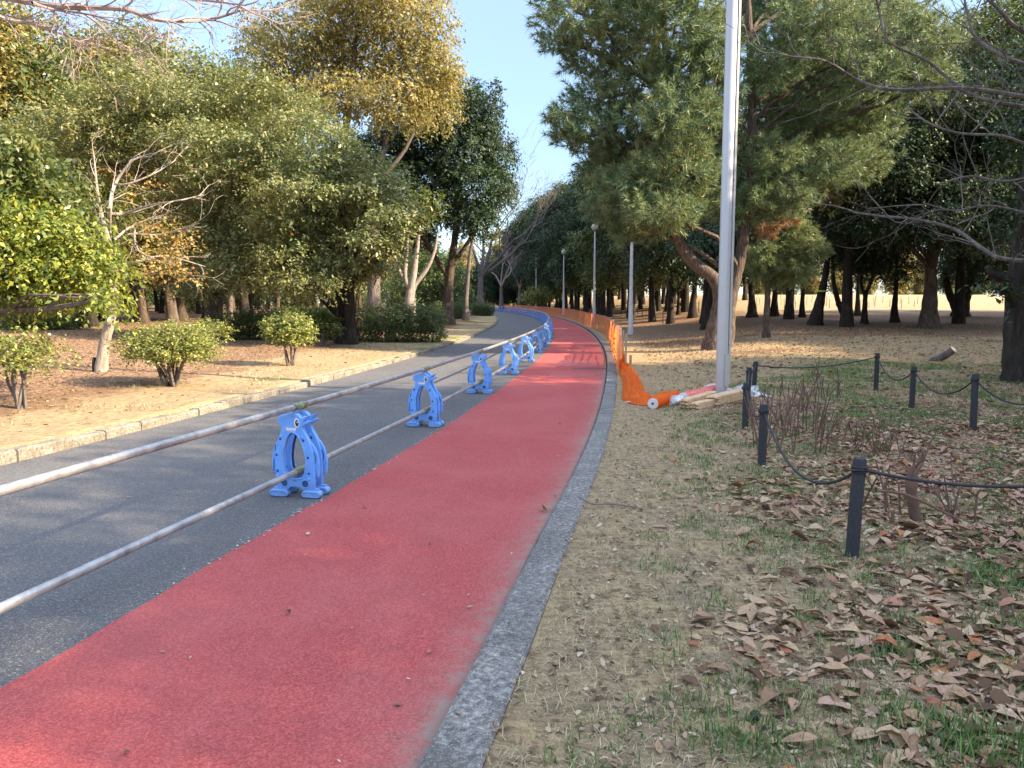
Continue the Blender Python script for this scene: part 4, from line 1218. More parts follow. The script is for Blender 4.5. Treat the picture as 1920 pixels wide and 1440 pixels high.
# slender pale tree with few amber leaves
g = G(189, 697); Y = g.y
t = thing('tree', g, 'slender pale-barked tree with sparse amber leaves, in the sunny verge', 'tree')
m = MB(); rr = random.Random(3)
c, rad = trunk(m, [g] + PX([(197, 640), (210, 590), (214, 560), (209, 500), (205, 455)], Y), 0.105, 0.055, 12, 1.25)
m.build('trunk', M['bark_pale'], t)
m = MB(); tips = []
for pts, r0 in (([(205, 455), (190, 400), (182, 350), (176, 290)], .04), ([(205, 455), (206, 390), (216, 345), (250, 300), (285, 294)], .045), ([(216, 345), (240, 345), (290, 325), (330, 300)], .025), ([(206, 400), (235, 400), (280, 385), (340, 375), (380, 365)], .03),
                ([(210, 480), (240, 440), (300, 440), (370, 420)], .03), ([(210, 500), (260, 490), (310, 480), (385, 500)], .03), ([(208, 470), (180, 425), (150, 410)], .02), ([(214, 450), (250, 425), (260, 470), (330, 500)], .025), ([(214, 540), (250, 520), (290, 510)], .02)):
    c = crv(PX([(x, y, rr.uniform(-.5, .5)) for x, y in pts], Y), 4)
    m.tube(c, [r0 * (1 - .75 * i / (len(c) - 1)) for i in range(len(c))], 6, cap=False)
    for i in range(3, len(c)):
        if i % 2:
            dd = (c[i] - c[i - 1]).normalized() + Vector((rr.gauss(0, .7), rr.gauss(0, .7), rr.gauss(.0, .5)))
            bare(m, c[i], dd, rr.uniform(.3, .6), r0 * .3, 2, rr, .6, .0, 2, 4, .7, .0035)
    tips += [c[-1], c[-3]]
m.build('branches', M['bark_pale'], t)
bl = pblobs([(330, 470, 50, 28), (290, 430, 45, 25), (350, 520, 40, 22), (300, 500, 40, 30), (250, 355, 18, 15), (285, 345, 16, 12), (235, 375, 16, 12), (340, 440, 40, 20), (200, 320, 14, 12)], Y, 1, 4)
V, Fv, _ = sprays(bl, 17, 5, .075, .35, .6, 1.0, .2, .2, np.random.default_rng(4))
np_mesh('crown', V, Fv, M['leaf_amber'], t)
m = MB(); gg = G(178, 697); m.tube([gg - Vector((0, 0, .1)), gg + Vector((0, 0, .18)), gg + Vector((.01, 0, .27))], [.05, .045, .03], 8)
o = m.build('stump', M['bark_dark']); tag(o, 'small dark stump touching the foot of the slender pale tree', 'stump')

# lime-leaved tree reaching in from the left edge
Yl = 10.6
bl = pblobs([(20, 430, 90, 45), (110, 440, 80, 40), (60, 500, 110, 40), (160, 480, 70, 38), (200, 510, 45, 35), (120, 540, 70, 32), (190, 560, 40, 25), (20, 400, 70, 30), (-60, 420, 110, 110), (-40, 540, 70, 40), (40, 555, 50, 22)], Yl, 1.3, 5, .5)
g = Vector((-9.0, 11.2, tz(-9.0, 11.2)))
tl_ = make_tree('tree', g, [g, g + Vector((.1, 0, 1.0)), g + Vector((.35, -.1, 2.0)), g + Vector((.6, -.2, 3.2))], .12, .05, bl, 'glossy lime-leaved small tree reaching in from the left edge, nearest on that side',
                bark='bark_grey', leaf='leaf_lime', dens=44, k=9, L=.085, tl=.5, wr=.5, flat=1.0, droop=.45, shell=.3, seed=5)
rgx = np.random.default_rng(55)
bl = pblobs([(40, 340, 90, 50), (0, 300, 80, 60), (90, 380, 60, 40), (-60, 330, 100, 90), (20, 270, 60, 40), (20, 600 - 70, 40, 25)], Yl + .6, 1.3, 6, .5)
V, Fv, _ = sprays(bl, 32, 9, .11, .5, .5, 1.0, .4, .3, rgx)
o = np_mesh('crown', V, Fv, M['leaf_ever'], tl_); o['label'] = 'darker green upper part of the lime crown'

# the great layered evergreen (two trunks standing apart: two trees)
g = G(398, 628); Y = g.y
LAY = [(330, 190, 110, 30), (430, 215, 110, 28), (560, 235, 70, 26), (260, 250, 110, 28), (390, 270, 120, 28), (520, 290, 110, 28), (300, 320, 100, 26), (430, 335, 110, 26), (340, 385, 80, 26), (450, 395, 90, 26), (400, 445, 90, 24),
       (480, 455, 80, 22), (420, 500, 80, 24), (380, 540, 60, 18), (470, 520, 70, 20), (230, 200, 100, 34), (150, 240, 110, 34), (180, 300, 90, 30), (470, 160, 70, 30), (560, 200, 60, 26), (250, 150, 80, 30)]
make_tree('tree', g, [g] + PX([(402, 580), (410, 540), (402, 480), (395, 400), (400, 320), (410, 230)], Y), .30, .07, pblobs(LAY, Y - 2.0, 1.25, 8, 1.8),
          'broad layered evergreen with sunlit leaf sprays, its trunk leaning above the small shrubs', leaf='leaf_layer', bark='bark', dens=16, k=11, L=.125, tl=.62, flat=1.7, droop=.18, shell=.35, seed=8,
          more=[(PX([(408, 545), (430, 520), (470, 490)], Y), .14, .05)])
g = G(653, 645); Y = g.y
LAY2 = [(600, 320, 90, 28), (700, 360, 70, 24), (560, 360, 90, 28), (650, 400, 90, 26), (730, 410, 50, 20), (540, 420, 90, 26), (620, 450, 90, 26), (700, 450, 60, 22), (560, 480, 90, 26), (640, 500, 80, 24), (590, 530, 50, 20), (540, 530, 60, 22),
        (660, 300, 60, 26), (720, 330, 40, 20), (700, 500, 40, 18), (620, 260, 60, 24), (745, 385, 40, 18), (765, 432, 26, 14), (740, 470, 30, 14), (650, 350, 60, 24)]
make_tree('tree', g, [g] + PX([(655, 600), (655, 560), (650, 500), (645, 430), (640, 350)], Y), .24, .06, pblobs(LAY2, Y - 1.5, 1.25, 9, 1.5),
          'dark twin-stemmed evergreen beside the clipped hedge, leafy sprays reaching toward the path', leaf='leaf_layer', bark='bark_dark', dens=17, k=11, L=.125, tl=.62, flat=1.7, droop=.22, shell=.35, seed=9, flare=1.5,
          more=[([g + Vector((-.33, .1, 0))] + PX([(640, 600), (636, 560), (630, 500), (600, 420)], Y + .1), .2, .05)])
# tall golden tree behind
Y = 36.0; x = P(700, 560, Y).x; g = Vector((x, Y, tz(x, Y)))
GOLD = [(640, 20, 70, 55), (720, 30, 80, 60), (800, 60, 60, 60), (560, 60, 80, 55), (600, 110, 80, 55), (690, 110, 90, 60), (780, 130, 80, 55), (500, 110, 60, 45), (540, 170, 70, 45), (640, 180, 80, 45), (740, 190, 80, 50), (820, 190, 45, 60), (480, 60, 40, 35),
        (690, -40, 90, 60), (780, -20, 60, 50), (600, -30, 60, 45), (830, 130, 40, 50), (560, 220, 60, 40)]
make_tree('tree', g, [g] + PX([(700, 480), (690, 380), (650, 280), (655, 190), (665, 90), (680, 0)], Y), .32, .06, pblobs(GOLD, Y, 1.15, 10, 2.2),
          'tall golden-yellow tree rising highest against the sky on the left', leaf='leaf_gold', bark='bark_grey', dens=10, k=10, L=.17, tl=.8, flat=.6, droop=.5, shell=.25, seed=10, sub=7,
          more=[(PX([(690, 380), (720, 280), (745, 180), (760, 80)], Y + 1), .16, .04), (PX([(660, 300), (620, 200), (590, 100)], Y - 1), .13, .04), (PX([(690, 360), (760, 280), (800, 180)], Y + .5), .13, .04)])
# dark round evergreen by the bend
g = G(838, 609); Y = g.y
DK = [(850, 230, 70, 50), (900, 220, 45, 45), (790, 260, 60, 45), (870, 290, 75, 50), (930, 290, 45, 45), (800, 330, 70, 45), (890, 350, 70, 45), (940, 350, 30, 40), (760, 310, 40, 40), (830, 390, 60, 35), (890, 410, 50, 35), (770, 390, 45, 35), (930, 190, 12, 40), (880, 180, 30, 30), (800, 200, 40, 35), (740, 350, 40, 40), (760, 440, 60, 30), (720, 420, 50, 30), (720, 280, 50, 40), (690, 330, 50, 40), (750, 235, 50, 40), (670, 280, 40, 35), (830, 170, 45, 35)]
make_tree('tree', g, [g] + PX([(840, 570), (843, 520), (850, 470), (858, 400), (868, 300), (878, 230)], Y), .33, .08, pblobs(DK, Y, 1.1, 11, 1.8),
          'dense dark-green round-crowned tree at the verge just before the bend', leaf='leaf_dark', bark='bark', dens=13, k=10, L=.19, tl=.7, flat=1.0, droop=.35, shell=.4, seed=11, flare=1.7,
          more=[(PX([(842, 520), (815, 480), (790, 430), (770, 370)], Y), .18, .05), (PX([(846, 500), (880, 450), (910, 390)], Y), .16, .05)])
# pale multi-stem tree behind the hedge
Y = 40.; x = P(770, 570, Y).x; g = Vector((x, Y, tz(x, Y)))
make_tree('tree', g, [g] + PX([(769, 560), (772, 540), (778, 500), (785, 440)], Y), .32, .08, pblobs([(770, 400, 50, 30), (800, 380, 40, 30), (740, 420, 40, 25)], Y, 1, 12),
          'pale-barked tree forking into several upright stems behind the clipped hedge', leaf='leaf_ever', bark='bark_pale', dens=8, k=9, L=.18, tl=.7, seed=12, flare=1.3,
          more=[(PX([(771, 545), (760, 520), (763, 470), (765, 420)], Y), .15, .06), (PX([(773, 540), (800, 505), (815, 470), (820, 440)], Y), .13, .05), (PX([(771, 545), (745, 500), (735, 450)], Y + .5), .12, .05)])
# slim trunk by the bend
g = G(873, 601); Y = g.y
make_tree('tree', g, [g] + PX([(874, 560), (878, 510), (884, 460), (900, 400)], Y), .2, .08, pblobs([(905, 400, 25, 20), (890, 430, 25, 20)], Y, 1, 13), 'slim grey-trunked tree between the dark round tree and the bare tree', leaf='leaf_dark', bark='bark_grey', dens=6, k=8, L=.2, tl=.7, seed=13)

# bare trees at the bend
def bare_tree(g, h, r, label, seed, mat='bark_grey', lean=(0, 0), group=None, lev=5, spread=.5, dirs=None, th=.28, tw='twig'):
    t = thing('bare_tree', g, label, 'tree', group)
    rr = random.Random(seed); m = MB()
    top = g + Vector((lean[0] * th * h, lean[1] * th * h, th * h))
    trunk(m, [g, g.lerp(top, .5) + Vector((rr.uniform(-.1, .1), 0, 0)), top], r, r * .7, 10, 1.9)
    m.build('trunk', M[mat], t)
    m = MB()
    for k, dv in enumerate(dirs or [(-.5, .1, 1), (.5, -.2, 1), (.1, .6, 1), (.1, -.4, 1.2)]):
        bare(m, top - Vector((0, 0, .05)), Vector(dv), h * .27, r * .5, lev, rr, spread, .10, 3, 5, .72, .010)
    m.build('branches', M[tw], t)
    return t
g = G(902, 588)
bare_tree(g, (g.y) * 345 / F_PX, .40, 'bare spreading tree with flared root foot at the inside of the bend', 21, dirs=[(.75, -.1, .9), (.5, -.3, 1.1), (.1, .3, 1.2), (-.3, 0, 1.1), (.9, .2, .6)], th=.20, lev=5, tw='bark_grey')
for i, (px, Y, h) in enumerate([(940, 112, 13), (975, 120, 12)]):
    x = P(px, 570, Y).x; g = Vector((x, Y, tz(x, Y)))
    bare_tree(g, h, .3, 'far leafless rosy-twigged tree in the hazy gap beyond the bend', 30 + i, group='far leafless trees at the bend', lev=4, tw='twig_rosy', spread=.42)
# overhanging bare boughs, top left
x, y = -10.2, 10.6; g = Vector((x, y, tz(x, y)))
t = thing('bare_tree', g, 'leafless tree outside the left edge whose pale boughs cross the top left corner', 'tree')
m = MB(); top = P(-120, -30, 11)
trunk(m, [g, g + Vector((.1, 0, 2)), Vector((g.x + .3, g.y + .2, 4.2)), top], .2, .1, 10, 1.5); m.build('trunk', M['bark_grey'], t)
m = MB(); rr = random.Random(6)
for pts, r0 in (([(-120, -30), (60, 5), (140, 14), (230, 17), (300, 38), (390, 37), (450, 20)], .05), ([(-120, -30), (0, 32), (50, 42), (90, 56), (150, 75)], .035), ([(140, 14), (185, 45), (215, 75), (255, 93), (285, 78)], .02), ([(60, 5), (100, 18), (170, 28), (240, 50)], .022),
                ([(-120, -40), (100, -20), (260, -10), (380, 0), (460, 10)], .04), ([(100, 0), (105, 40), (140, 75), (170, 72)], .016)):
    c = crv(PX([(a, b, rr.uniform(-.4, .4)) for a, b in pts], 11), 4)
    m.tube(c, [r0 * (1 - .75 * i / (len(c) - 1)) for i in range(len(c))], 6, cap=False)
    for i in range(3, len(c)):
        for k in range(1):
            dd = (c[i] - c[i - 1]).normalized() + Vector((rr.gauss(0, .4), rr.gauss(0, .4), rr.gauss(0.05, .3)))
            bare(m, c[i], dd, rr.uniform(.3, .55), r0 * .3, 2, rr, .5, .0, 3, 4, .66, .003)
m.build('branches', M['twig_rosy'], t)

# ------------------------------------------------------------------ pines on the right
def pine(name_label, base, trunks, blobs, seed, dens=15, deadb=None, **kw):
    t = thing('pine_tree', base, name_label, 'pine tree')
    rr = random.Random(seed); rg = np.random.default_rng(seed)
    m = MB(); cc, rd = [], []
    for pts, a, b, fl in trunks:
        c, r = trunk(m, pts, a, b, 14, fl); cc += c; rd += r
    limbs_to(m, cc[6:], rd[6:], blobs, rr, .3, 8, .010)
    m.build('trunk', M['bark_pine'], t)
    V, Fv = needles(blobs, dens, rg=rg, **kw)
    np_mesh('crown', V, Fv, M['needle'], t, k=3)
    if deadb:
        V, Fv = needles(deadb, 9, rg=rg, up=-.5, **kw); o = np_mesh('dead_needles', V, Fv, M['needle_dead'], t, k=3); o['label'] = 'rust-brown dead needle clusters'
    return t
g = G(1337, 655); Y = g.y
PB = [(1075, 20, 70, 45), (1040, 70, 35, 30), (1115, 95, 70, 50), (1180, 30, 80, 50), (1265, 50, 90, 60), (1290, 130, 70, 50), (1200, 160, 80, 50), (1120, 190, 60, 40), (1060, 215, 30, 30), (1065, 255, 35, 22), (1110, 245, 45, 30), (1180, 260, 80, 45), (1270, 220, 80, 50),
      (1335, 170, 50, 60), (1130, 310, 55, 35), (1200, 340, 75, 45), (1280, 310, 70, 50), (1330, 280, 50, 50), (1150, 385, 60, 30), (1240, 400, 70, 35), (1300, 385, 60, 35), (1190, 430, 50, 25), (1330, 90, 50, 60), (1150, -40, 90, 50), (1260, -40, 90, 50)]
PB2 = [(1450, 30, 70, 55), (1540, 40, 90, 60), (1640, 40, 80, 55), (1450, 120, 65, 50), (1540, 130, 85, 55), (1630, 130, 70, 50), (1430, 210, 55, 50), (1500, 230, 75, 50), (1580, 220, 75, 50), (1640, 240, 50, 50), (1450, 300, 60, 45), (1540, 310, 75, 40), (1610, 310, 55, 35), (1410, 380, 50, 40), (1480, 370, 55, 30), (1720, 70, 70, 50), (1480, -40, 90, 50), (1600, -40, 90, 50), (1380, 40, 40, 50), (1740, 150, 50, 40)]
pine('big two-trunked pine behind the tall pole, needles overhanging the red track', g,
     [([g] + PX([(1342, 610), (1350, 560), (1338, 522), (1300, 492), (1276, 458), (1264, 400), (1258, 300), (1254, 200), (1248, 90), (1238, -20), (1230, -80)], Y), .23, .06, 1.6),
      ([g + Vector((.32, .15, 0))] + PX([(1363, 615), (1368, 570), (1378, 525), (1390, 475), (1402, 390), (1410, 260), (1408, 130), (1402, 0), (1398, -90)], Y + .15),   .22, .07, 1.5)],
     pblobs(PB, Y - .3, 1.15, 14, 1.3) + pblobs(PB2, Y + .6, 1.15, 15, 1.5), 14, 16, deadb=pblobs([(1200, 255, 18, 8), (1280, 300, 16, 9), (1432, 425, 26, 12), (1475, 412, 16, 9), (1665, 130, 14, 8)], Y, 1, 16, 1.0), k=42, wd=.0105, L=.20, shoot=.40)
g = G(1437, 633); Y = g.y
pine('small slim pine with pale drooping needles right of the tall pole', g, [([g] + PX([(1437, 600), (1439, 560), (1440, 500), (1455, 430), (1475, 380)], Y), .12, .05, 1.3)],
     pblobs([(1430, 480, 32, 30), (1475, 470, 35, 35), (1500, 440, 30, 35), (1495, 505, 28, 28), (1440, 515, 28, 20), (1470, 420, 26, 28), (1480, 380, 22, 26), (1530, 470, 20, 25)], Y, 1.2, 17, .5), 17, 28, k=36, wd=.010, up=-.2, L=.18)

# dark trees right of the pines
def dark_tree(px, py, pts, r, blobs, label, seed, leaf='leaf_dark', bark='bark_dark', Yb=0, dens=17, L=.15, more=None, flare=1.5, jit=1.2, **kw):
    g = G(px, py); Y = g.y
    r *= .74
    return make_tree('tree', g, [g] + PX(pts, Y), r, r * .3, pblobs(blobs, Y + Yb, 1.1, seed, jit), label, leaf=leaf, bark=bark, dens=dens, k=10, L=L, tl=.65, flat=1.2, droop=.35, shell=.4, seed=seed, flare=flare,
                     more=[(PX(q, Y), a, b) for q, a, b in more] if more else None, **kw)
dark_tree(1742, 616, [(1742, 590), (1745, 540), (1746, 490), (1748, 400), (1750, 300)], .42, [(1720, 200, 70, 45), (1800, 190, 70, 50), (1690, 270, 60, 45), (1770, 280, 80, 50), (1850, 260, 70, 50), (1660, 350, 55, 40), (1730, 360, 70, 45), (1810, 360, 80, 45), (1880, 340, 60, 45), (1640, 410, 45, 35), (1700, 430, 60, 35), (1780, 430, 60, 30), (1850, 420, 60, 35), (1640, 300, 40, 40), (1760, 410, 60, 30), (1690, 320, 50, 35), (1830, 300, 70, 40), (1900, 220, 60, 60), (1870, 130, 60, 40), (1760, 140, 50, 35)],
          'thick straight reddish-grey trunk on the right with a dark crown behind bare twigs', 41, bark='bark', Yb=-2)
dark_tree(1800, 593, [(1805, 570), (1815, 540), (1825, 505), (1835, 450)], .45, [(1800, 500, 50, 30), (1860, 480, 50, 30), (1830, 440, 50, 30), (1780, 460, 40, 25), (1870, 520, 30, 20)], 'forked dark tree right of the thick straight trunk, bright field showing through its fork', 42,
          more=[([(1798, 588), (1790, 570), (1778, 545), (1770, 500)], .3, .12)], Yb=-.5)
dark_tree(1528, 610, [(1533, 585), (1541, 548), (1550, 500), (1555, 440)], .34, [(1560, 430, 45, 40), (1530, 390, 40, 35), (1590, 400, 45, 35), (1570, 480, 35, 25), (1550, 350, 50, 35)], 'dark leaning trunk with a yellow tape band round it', 43)
g = P(1540, 546, G(1528, 610).y)
m = MB(); m.lathe([(.262, -.03), (.262, .03), (.258, .032)], g, 20); o = m.build('tape_band', M['yellow_tape']); tag(o, 'yellow tape band tied round the dark leaning trunk', 'tape')
dark_tree(1592, 602, [(1578, 580), (1570, 560), (1562, 520), (1560, 450)], .24, [(1600, 470, 40, 30), (1580, 430, 40, 30), (1620, 440, 35, 25)], 'dark trunk curving strongly to the left, beside the taped trunk', 44, flare=1.2)
dark_tree(1621, 608, [(1621, 585), (1622, 555), (1615, 530), (1620, 470)], .18, [(1620, 480, 40, 30), (1650, 450, 40, 30), (1640, 500, 35, 20)], 'thin dark trunk forking just above the field, left of the bent-foot trunk', 45, more=[([(1622, 555), (1630, 535), (1645, 500)], .1, .05)])
dark_tree(1678, 605, [(1677, 580), (1680, 540), (1682, 480)], .23, [(1680, 500, 45, 28), (1700, 450, 45, 30), (1650, 470, 40, 25)], 'upright dark trunk with a curled foot, left of the thick straight trunk', 46)
dark_tree(1608, 592, [(1608, 570), (1609, 530), (1610, 470)], .2, [(1610, 490, 35, 25), (1590, 460, 40, 25)], 'slim brown trunk standing farther off between the bent and the forked thin trunks', 47, bark='bark')
dark_tree(1504, 595, [(1504, 570), (1507, 530), (1510, 470)], .2, [(1510, 460, 35, 25), (1530, 440, 40, 25)], 'slim grey trunk left of the taped leaning trunk', 48)
dark_tree(1452, 593, [(1452, 570), (1454, 535), (1455, 480)], .28, [(1450, 480, 40, 25), (1470, 440, 40, 25)], 'short black trunk just right of the small slim pine', 49)
dark_tree(1410, 595, [(1410, 570), (1408, 535), (1405, 480)], .32, [(1400, 480, 45, 25), (1420, 440, 40, 30), (1430, 500, 30, 20)], 'black broad-footed trunk just right of the tall pole', 50)
dark_tree(1325, 618, [(1326, 590), (1332, 550), (1338, 500)], .3, [(1330, 470, 45, 30), (1360, 440, 45, 30), (1380, 500, 40, 25), (1300, 450, 40, 25)], 'dark trunk close behind the left stem of the big pine', 51, bark='bark_dark')
dark_tree(1299, 596, [(1299, 570), (1303, 535), (1305, 480)], .34, [(1300, 480, 45, 25), (1270, 450, 45, 30), (1330, 440, 45, 30)], 'stout black trunk left of the big pine, in the shade', 52)
dark_tree(1272, 590, [(1272, 570), (1272, 535), (1270, 480)], .2, [(1270, 490, 40, 22), (1250, 450, 45, 30)], 'straight dark trunk second left of the big pine', 53)
# near trunk at the right edge, its crown mostly outside the picture
g = G(1912, 716); Y = g.y
make_tree('tree', g, [g] + PX([(1908, 660), (1907, 580), (1912, 500), (1925, 380), (1940, 250), (1950, 100)], Y), .235, .1, pblobs([(1880, 545, 35, 14), (1960, 420, 80, 50), (2050, 350, 120, 80), (1990, 250, 100, 70), (2080, 200, 120, 90), (1980, 120, 110, 70), (2100, 60, 140, 90), (2200, 300, 150, 120), (1930, 330, 40, 30), (2200, 120, 150, 120), (2100, 470, 120, 70)], Y, 1.2, 60, 1.2),
          'near black trunk cut by the right edge of the picture, leaves at its left', leaf='leaf_dark', bark='bark_dark', dens=15, k=10, L=.13, tl=.6, seed=60, flare=1.3, more=[(PX([(1910, 525), (1885, 522), (1860, 512), (1850, 500)], Y), .09, .05)])
# bare cherry boughs from the right
x, y = 9.2, 9.6; g = Vector((x, y, tz(x, y)))
t = thing('bare_tree', g, 'leafless tree outside the right edge whose long grey boughs cross the dark foliage', 'tree')
m = MB(); trunk(m, [g, g + Vector((-.1, 0, 1.4)), g + Vector((-.15, -.1, 2.6)), g + Vector((-.2, 0, 4.5)), g + Vector((-.1, .1, 6.0))], .22, .1, 10, 1.5); m.build('trunk', M['bark_grey'], t)
m = MB(); rr = random.Random(16)
for pts, r0, st_ in (([(2320, 300), (2100, 220), (1990, 190), (1920, 181), (1810, 165), (1710, 168), (1650, 165), (1600, 145), (1550, 115), (1490, 105)], .055, 6), ([(2320, 330), (2050, 230), (1920, 200), (1860, 190), (1800, 165), (1740, 115), (1670, 80), (1650, 30), (1640, -20)], .045, 6),
                     ([(2300, 60), (2000, 150), (1920, 120), (1880, 105), (1830, 70), (1815, 30), (1805, -20)], .05, 4), ([(2300, 20), (2050, 110), (1920, 60), (1870, 15), (1840, -10)], .06, 4), ([(2320, 420), (2100, 480), (1960, 488), (1880, 485), (1840, 465), (1790, 430), (1720, 412), (1650, 405), (1600, 398)], .055, 6),
                     ([(2310, 350), (2050, 300), (1950, 280), (1880, 255), (1800, 250), (1740, 230), (1700, 200)], .035, 4), ([(2310, 370), (2080, 340), (1960, 330), (1880, 340), (1820, 330), (1760, 345)], .03, 4), ([(2320, 400), (2050, 420), (1930, 400), (1850, 385), (1790, 395), (1730, 380)], .03, 4)):
    ptsw = [P(a, b, 9.4 + rr.uniform(-.35, .35)) for a, b in pts]
    ptsw[0] = Vector((g.x - .15, g.y, max(1.9, min(5.6, ptsw[0].z))))
    c = crv(ptsw, 4)
    m.tube(c, [.72 * r0 * (1 - .82 * (i / (len(c) - 1)) ** .7) + .004 for i in range(len(c))], 6, cap=False)
    for i in range(st_, len(c)):
        for k in range(1 if i % 2 else 0):
            dd = (c[i] - c[i - 1]).normalized() * .8 + Vector((rr.gauss(0, .6), rr.gauss(0, .5), rr.gauss(.25, .55)))
            bare(m, c[i], dd, rr.uniform(.3, .7), .009, 2, rr, .5, .06, 2, 4, .68, .003)
m.build('branches', M['bark_grey'], t)

# ------------------------------------------------------------------ forest prototypes and copies
def proto_tree(seed, h, clear, rad, leaf, bark, L, dens, nb=15, r=.2, droop=.35, tl=.9, pos=(0, 0, 0), label='x', group=None, two=False):
    rr = random.Random(seed); base = Vector(pos); blobs = []
    for k in range(nb):
        f = (k + .5) / nb; z = clear + (h - clear) * (.06 + .86 * f)
        env = math.sin(PI * (.14 + .80 * f)) ** .7
        an = k * 2.4 + rr.uniform(-.5, .5); q = rad * env * rr.uniform(.25, .75)
        s = rad * rr.uniform(.34, .5)
        blobs.append(((q * math.cos(an), q * math.sin(an), z), (s, s, s * rr.uniform(.6, .85))))
    lx, ly = rr.uniform(-.05, .05), rr.uniform(-.05, .05)
    tp = [base, Vector((lx * 2, ly * 2, clear * .5)), Vector((lx * 4, ly * 3, clear)), Vector((lx * 8, ly * 4, h * .6)), Vector((lx * 9, ly * 5, h * .92))]
    more = [([Vector((lx * 3, ly * 2, clear * .7)), Vector((rad * .3, rad * .1, clear * 1.3)), Vector((rad * .4, rad * .2, h * .7))], r * .6, r * .2)] if two else None
    return make_tree('tree', (0, 0, 0), tp, r, r * .25, blobs, label, group=group, bark=bark, leaf=leaf, dens=dens, k=9, L=L, tl=tl, flat=1.0, droop=droop, shell=.4, seed=seed, sub=3, flare=1.4, more=more)
def place(protos, spots, label, group, seed, smin=.85, smax=1.15):
    rr = random.Random(seed); used_ = set()
    for i, (x, y, sc) in enumerate(spots):
        k = rr.randrange(len(protos)) if i >= len(protos) else i
        loc = Vector((x, y, tz(x, y) - .05)); s = sc * rr.uniform(smin, smax); rz = rr.uniform(0, 6.28)
        lb = label(x, y) if callable(label) else label
        if k not in used_:
            p = protos[k]; p.location = loc; p.rotation_euler = (0, 0, rz); p.scale = (s, s, s); p['label'] = lb; p['group'] = group; used_.add(k)
        else:
            dup(protos[k], loc, rz, s, lb, group)
# right side of the track: the dense dark row
pr = [proto_tree(70, 11.5, 2.6, 2.9, 'leaf_dark', 'bark_dark', .21, 10), proto_tree(71, 10.5, 2.3, 3.1, 'leaf_dark', 'bark_dark', .21, 10, two=True), proto_tree(72, 12.0, 2.9, 2.8, 'leaf_dark', 'bark_dark', .21, 10, nb=17), proto_tree(73, 9.5, 2.2, 2.8, 'leaf_ever', 'bark_dark', .21, 9)]
rr = random.Random(77); spots = []
for row, u0 in enumerate((5.2, 8.6, 12.5, 17)):
    d = 33 + row * 2.5 + (6 if row == 0 else 0)
    while d < 132:
        u = u0 + rr.uniform(-.9, .9); x = float(XR(d)) + u
        if row > 0 and 960 + x / d * F_PX > 1390 + rr.uniform(-30, 30):
            d += 3; continue
        sc = 1.2 if d > 50 else .95
        spots.append((x, d, sc * (1.0 + .002 * (d - 40)))); d += rr.uniform(3.6, 5.4) * (1 + .12 * row)
def labR(x, y): return 'dark evergreen in the dense wood beyond the orange net, right of the track'
place(pr, spots, labR, 'dark evergreens of the wood right of the track', 5)
# sunlit broadleaf trees closing the gap behind the pine
for i, (px, Y, h, lab) in enumerate([(1590, 31, 1.15, 'tall yellow-green tree rising behind the pine at top right'), (1800, 33, 1.1, 'sunlit tree behind the thick straight trunk at upper right'), (1480, 37, 1.1, 'sunlit tree filling the gap behind the tall pole'), (1930, 30, 1.15, 'green tree behind the near black trunk at the right edge')]):
    q = proto_tree(170 + i, 11.5, 3.4, 3.3, 'leaf_olive' if i in (0, 1) else 'leaf_ever', 'bark_dark', .17, 11, nb=16)
    x = P(px, 560, Y).x; q.location = (x, Y, tz(x, Y) - .05); q.scale = (h, h, h); q['label'] = lab
pe = [proto_tree(88, 9, .5, 3.0, 'leaf_dark', 'bark_dark', .26, 7, nb=14), proto_tree(89, 10, .8, 3.0, 'leaf_dark', 'bark_dark', .26, 7, nb=14)]
place(pe, [(P(px, 560, Y).x, Y, sc) for px, Y, sc in ((885, 128, .8), (905, 134, .9), (925, 140, .9), (945, 143, 1.0), (962, 138, 1.0), (980, 140, 1.05), (998, 136, 1.1), (1015, 140, 1.15), (1035, 142, 1.2), (865, 135, .8), (845, 140, .8), (826, 136, .85))], 'dark low-branched evergreen closing the gap where the path bends out of sight', 'dark trees closing the bend', 18)
# bright-edged low bush at the far end of the row, small trees in the middle ground
x = P(985, 560, 96).x
bsh = make_tree('bush', Vector((x + 2.2, 98, tz(x + 2.2, 98))), [Vector((x + 2.2, 98, tz(x + 2.2, 98))), Vector((x + 2.2, 98, 1.6)), Vector((x + 2.2, 98, 2.4))], .12, .05, [((x + 2.2, 98, 2.6), (2.6, 1.6, 1.1)), ((x + .8, 97.6, 2.2), (1.6, 1.2, .8)), ((x + 4, 98, 3.0), (1.6, 1.2, 1.0))], 'low bright-green bush at the far end of the orange net', cat='bush', leaf='leaf_shrub', dens=9, k=8, L=.22, tl=.6, seed=79)
